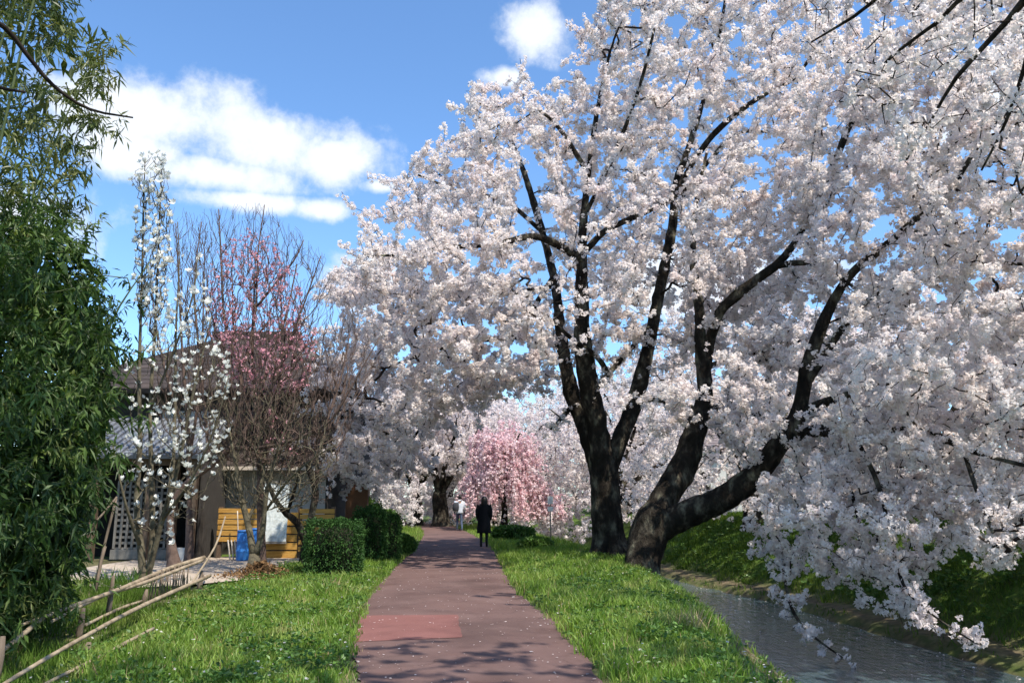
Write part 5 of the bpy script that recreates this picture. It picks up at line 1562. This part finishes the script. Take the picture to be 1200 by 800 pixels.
# dark-coated person standing with the back to us
g = Gd(567, 641)
w_ = empty('person', (g[0], g[1], 0.015), 'person in a long black hooded coat standing on the path, back turned', 'person')
V = [(0, 0, .86), (0, 0, 1.02), (0, 0, 1.20), (0, 0.0, 1.33), (0, 0.0, 1.40), (0, 0.01, 1.47), (0, 0.02, 1.555)]
Rr = [(.135, .10), (.115, .09), (.14, .10), (.12, .085), .05, (.072, .08), (.068, .082)]
E = [(0, 1), (1, 2), (2, 3), (3, 4), (4, 5), (5, 6)]
for s in (-1, 1):
    b = len(V)
    V += [(s * .085, 0, .80), (s * .09, .01, .46), (s * .09, -.02, .09), (s * .095, .03, .04), (s * .10, .13, .035)]
    Rr += [.088, .058, .040, .045, .034]
    E += [(0, b), (b, b + 1), (b + 1, b + 2), (b + 2, b + 3), (b + 3, b + 4)]
    b = len(V)
    V += [(s * .175, 0, 1.31), (s * .215, -.02, 1.06), (s * .19, .10, .86)]
    Rr += [.058, .046, .034]
    E += [(3, b), (b, b + 1), (b + 1, b + 2)]
    fingers(V, E, Rr, b + 2, (-s * .2, .5, -.7), (0, .7, .5))
skin_body('body', V, E, Rr, ['skin', 'darkpants', 'shoe'], w_, split=lambda x, y, z: 1 if z < .9 else 0)
obj('coat', loft('coat', [(0, .0, .44, .225, .15), (0, 0, .46, .235, .16), (0, 0, .62, .225, .155), (0, 0, .80, .21, .15), (0, 0, .98, .18, .13), (0, 0, 1.12, .185, .13), (0, 0, 1.25, .205, .13), (0, 0, 1.335, .195, .115), (0, 0.0, 1.385, .12, .09), (0, 0.005, 1.41, .075, .075)], 28), MAT['coat'], w_)
for s in (-1, 1):
    l = catmull([(s * .165, 0, 1.345, .070), (s * .205, -.01, 1.22, .068), (s * .228, -.02, 1.06, .060), (s * .215, .04, .96, .056), (s * .193, .095, .875, .052)], .05)
    obj('sleeve', tube('sleeve', l, 12, .02, 3), MAT['coat'], w_)
obj('hair', loft('hair', [(0, -.055, 1.22, .085, .03), (0, -.055, 1.27, .105, .05), (0, -.045, 1.36, .105, .075), (0, -.015, 1.45, .104, .105), (0, .0, 1.52, .102, .112), (0, .005, 1.58, .090, .10), (0, .01, 1.62, .058, .066), (0, .01, 1.637, .02, .025)], 20), MAT['hair'], w_)
# walker with a pale jacket, striding away with one shoulder bag
g = Gd(538, 622.0)
m_ = empty('person', (g[0], g[1], 0.01), 'walker in a pale jacket and blue jeans striding away past the pink tree', 'person')
V = [(0, 0, .92), (0.01, .01, 1.10), (0.015, .03, 1.28), (0.02, .045, 1.42), (0.02, .055, 1.50), (0.02, .075, 1.575), (0.02, .085, 1.665)]
Rr = [(.14, .11), (.135, .10), (.165, .11), (.14, .09), .055, (.075, .085), (.072, .086)]
E = [(0, 1), (1, 2), (2, 3), (3, 4), (4, 5), (5, 6)]
legs = {-1: [(-.09, 0, .86), (-.10, .14, .50), (-.10, .10, .10), (-.10, .12, .05), (-.10, .23, .04)], 1: [(.09, 0, .86), (.12, -.06, .48), (.16, -.32, .17), (.16, -.37, .11), (.165, -.31, .035)]}
for s in (-1, 1):
    b = len(V); V += legs[s]; Rr += [.095, .065, .048, .045, .036]
    E += [(0, b), (b, b + 1), (b + 1, b + 2), (b + 2, b + 3), (b + 3, b + 4)]
    b = len(V); V += [(s * .20, .04, 1.40), (s * .25, .0 + s * .06, 1.14), (s * .25, .10 + s * .10, .92)]; Rr += [.062, .05, .036]
    E += [(3, b), (b, b + 1), (b + 1, b + 2)]
    fingers(V, E, Rr, b + 2, (0, .35, -.9), (0, .8, .3))
skin_body('body', V, E, Rr, ['skin', 'jeans', 'shoe'], m_, split=lambda x, y, z: 2 if z < .085 else (1 if z < 1.0 else 0))
obj('jacket', loft('jacket', [(0, 0, .86, .195, .155), (0, 0, .88, .205, .165), (0, .01, 1.0, .20, .155), (.01, .02, 1.15, .20, .15), (.015, .03, 1.30, .225, .15), (.02, .045, 1.42, .215, .125), (.02, .05, 1.475, .13, .10), (.02, .055, 1.515, .08, .08)], 28), MAT['jacket'], m_)
for s in (-1, 1):
    l = catmull([(s * .185, .04, 1.43, .078), (s * .235, .02 + s * .03, 1.28, .074), (s * .262, s * .06, 1.14, .066), (s * .262, .05 + s * .08, 1.03, .060), (s * .252, .09 + s * .10, .94, .055)], .05)
    obj('sleeve', tube('sleeve', l, 12, .02, 4), MAT['jacket'], m_)
obj('hair', loft('hair', [(.02, .045, 1.54, .072, .06), (.02, .06, 1.60, .09, .088), (.02, .075, 1.67, .092, .10), (.02, .08, 1.73, .075, .083), (.02, .085, 1.765, .035, .04)], 18), MAT['hair'], m_)
bg_ = empty('shoulder_bag', (g[0] - .17, g[1] - .2, 1.02), 'dark grey bag slung on the back of the pale-jacketed walker', 'bag')
obj('pouch', loft('pouch', [(0, 0, -.03, .12, .07), (0, 0, 0, .155, .09), (0, 0, .15, .165, .10), (0, 0, .30, .15, .085), (0, 0, .37, .10, .05)], 20), MAT['bag'], bg_)
obj('strap', tube('strap', catmull([(.05, .05, .30, .018), (.16, .055, .42, .018), (.27, .09, .47, .018), (.30, .2, .50, .018)], .05), 8), MAT['bag'], bg_)

# small white sign at the far verge
g = P(645, 600, 30.0)
z0 = float(height(g[0], 30.0))
e = empty('signpost', (g[0], 30.0, z0 - 0.02), 'small white sign plate on a short dark post right of the weeping cherry', 'sign')
MAT['white'] = mat_solid('white enamel', [(0.70, 0.70, 0.68), (0.80, 0.80, 0.78)], 8, 0.5)
bx('post', -.02, .02, -.036, .02, 0, 1.66, 'lattice', e)
bx('sign_plate', -.10, .10, -.06, -.038, 1.36, 1.64, 'white', e)
bx('sign_plate', -.10, .10, -.06, -.038, 1.10, 1.26, 'white', e)

# far building showing between the blossoms beyond the stream
FB = np.array((13.5, 60.0, 0.4))
e = empty('house', FB, 'distant pale house with a dull grey-brown roof beyond the stream blossoms', 'house')
MAT['redroof'] = mat_solid('reddish roof', [(0.15, 0.12, 0.12), (0.22, 0.18, 0.17)], 3, 0.8)
bx('wall', 8.5, 26, 58, 66, 0.2, 5.2, 'plaster', e, FB)
slab('roof', [(8.0, 57.4, 5.0), (26.6, 57.4, 5.0), (26.6, 62, 7.2), (8.0, 62, 7.2)], .15, 'redroof', e, FB, courses=10, rib_h=.04)
slab('roof', [(26.6, 66.6, 5.0), (8.0, 66.6, 5.0), (8.0, 62, 7.2), (26.6, 62, 7.2)], .15, 'redroof', e, FB)
for i in range(6):
    w = bx('window', 10 + i * 2.6, 11.4 + i * 2.6, 57.93, 57.99, 2.0, 3.6, 'lattice', e, FB)
    bx('pane', -.6, .6, -.045, -.032, -.7, .7, 'dark', w)
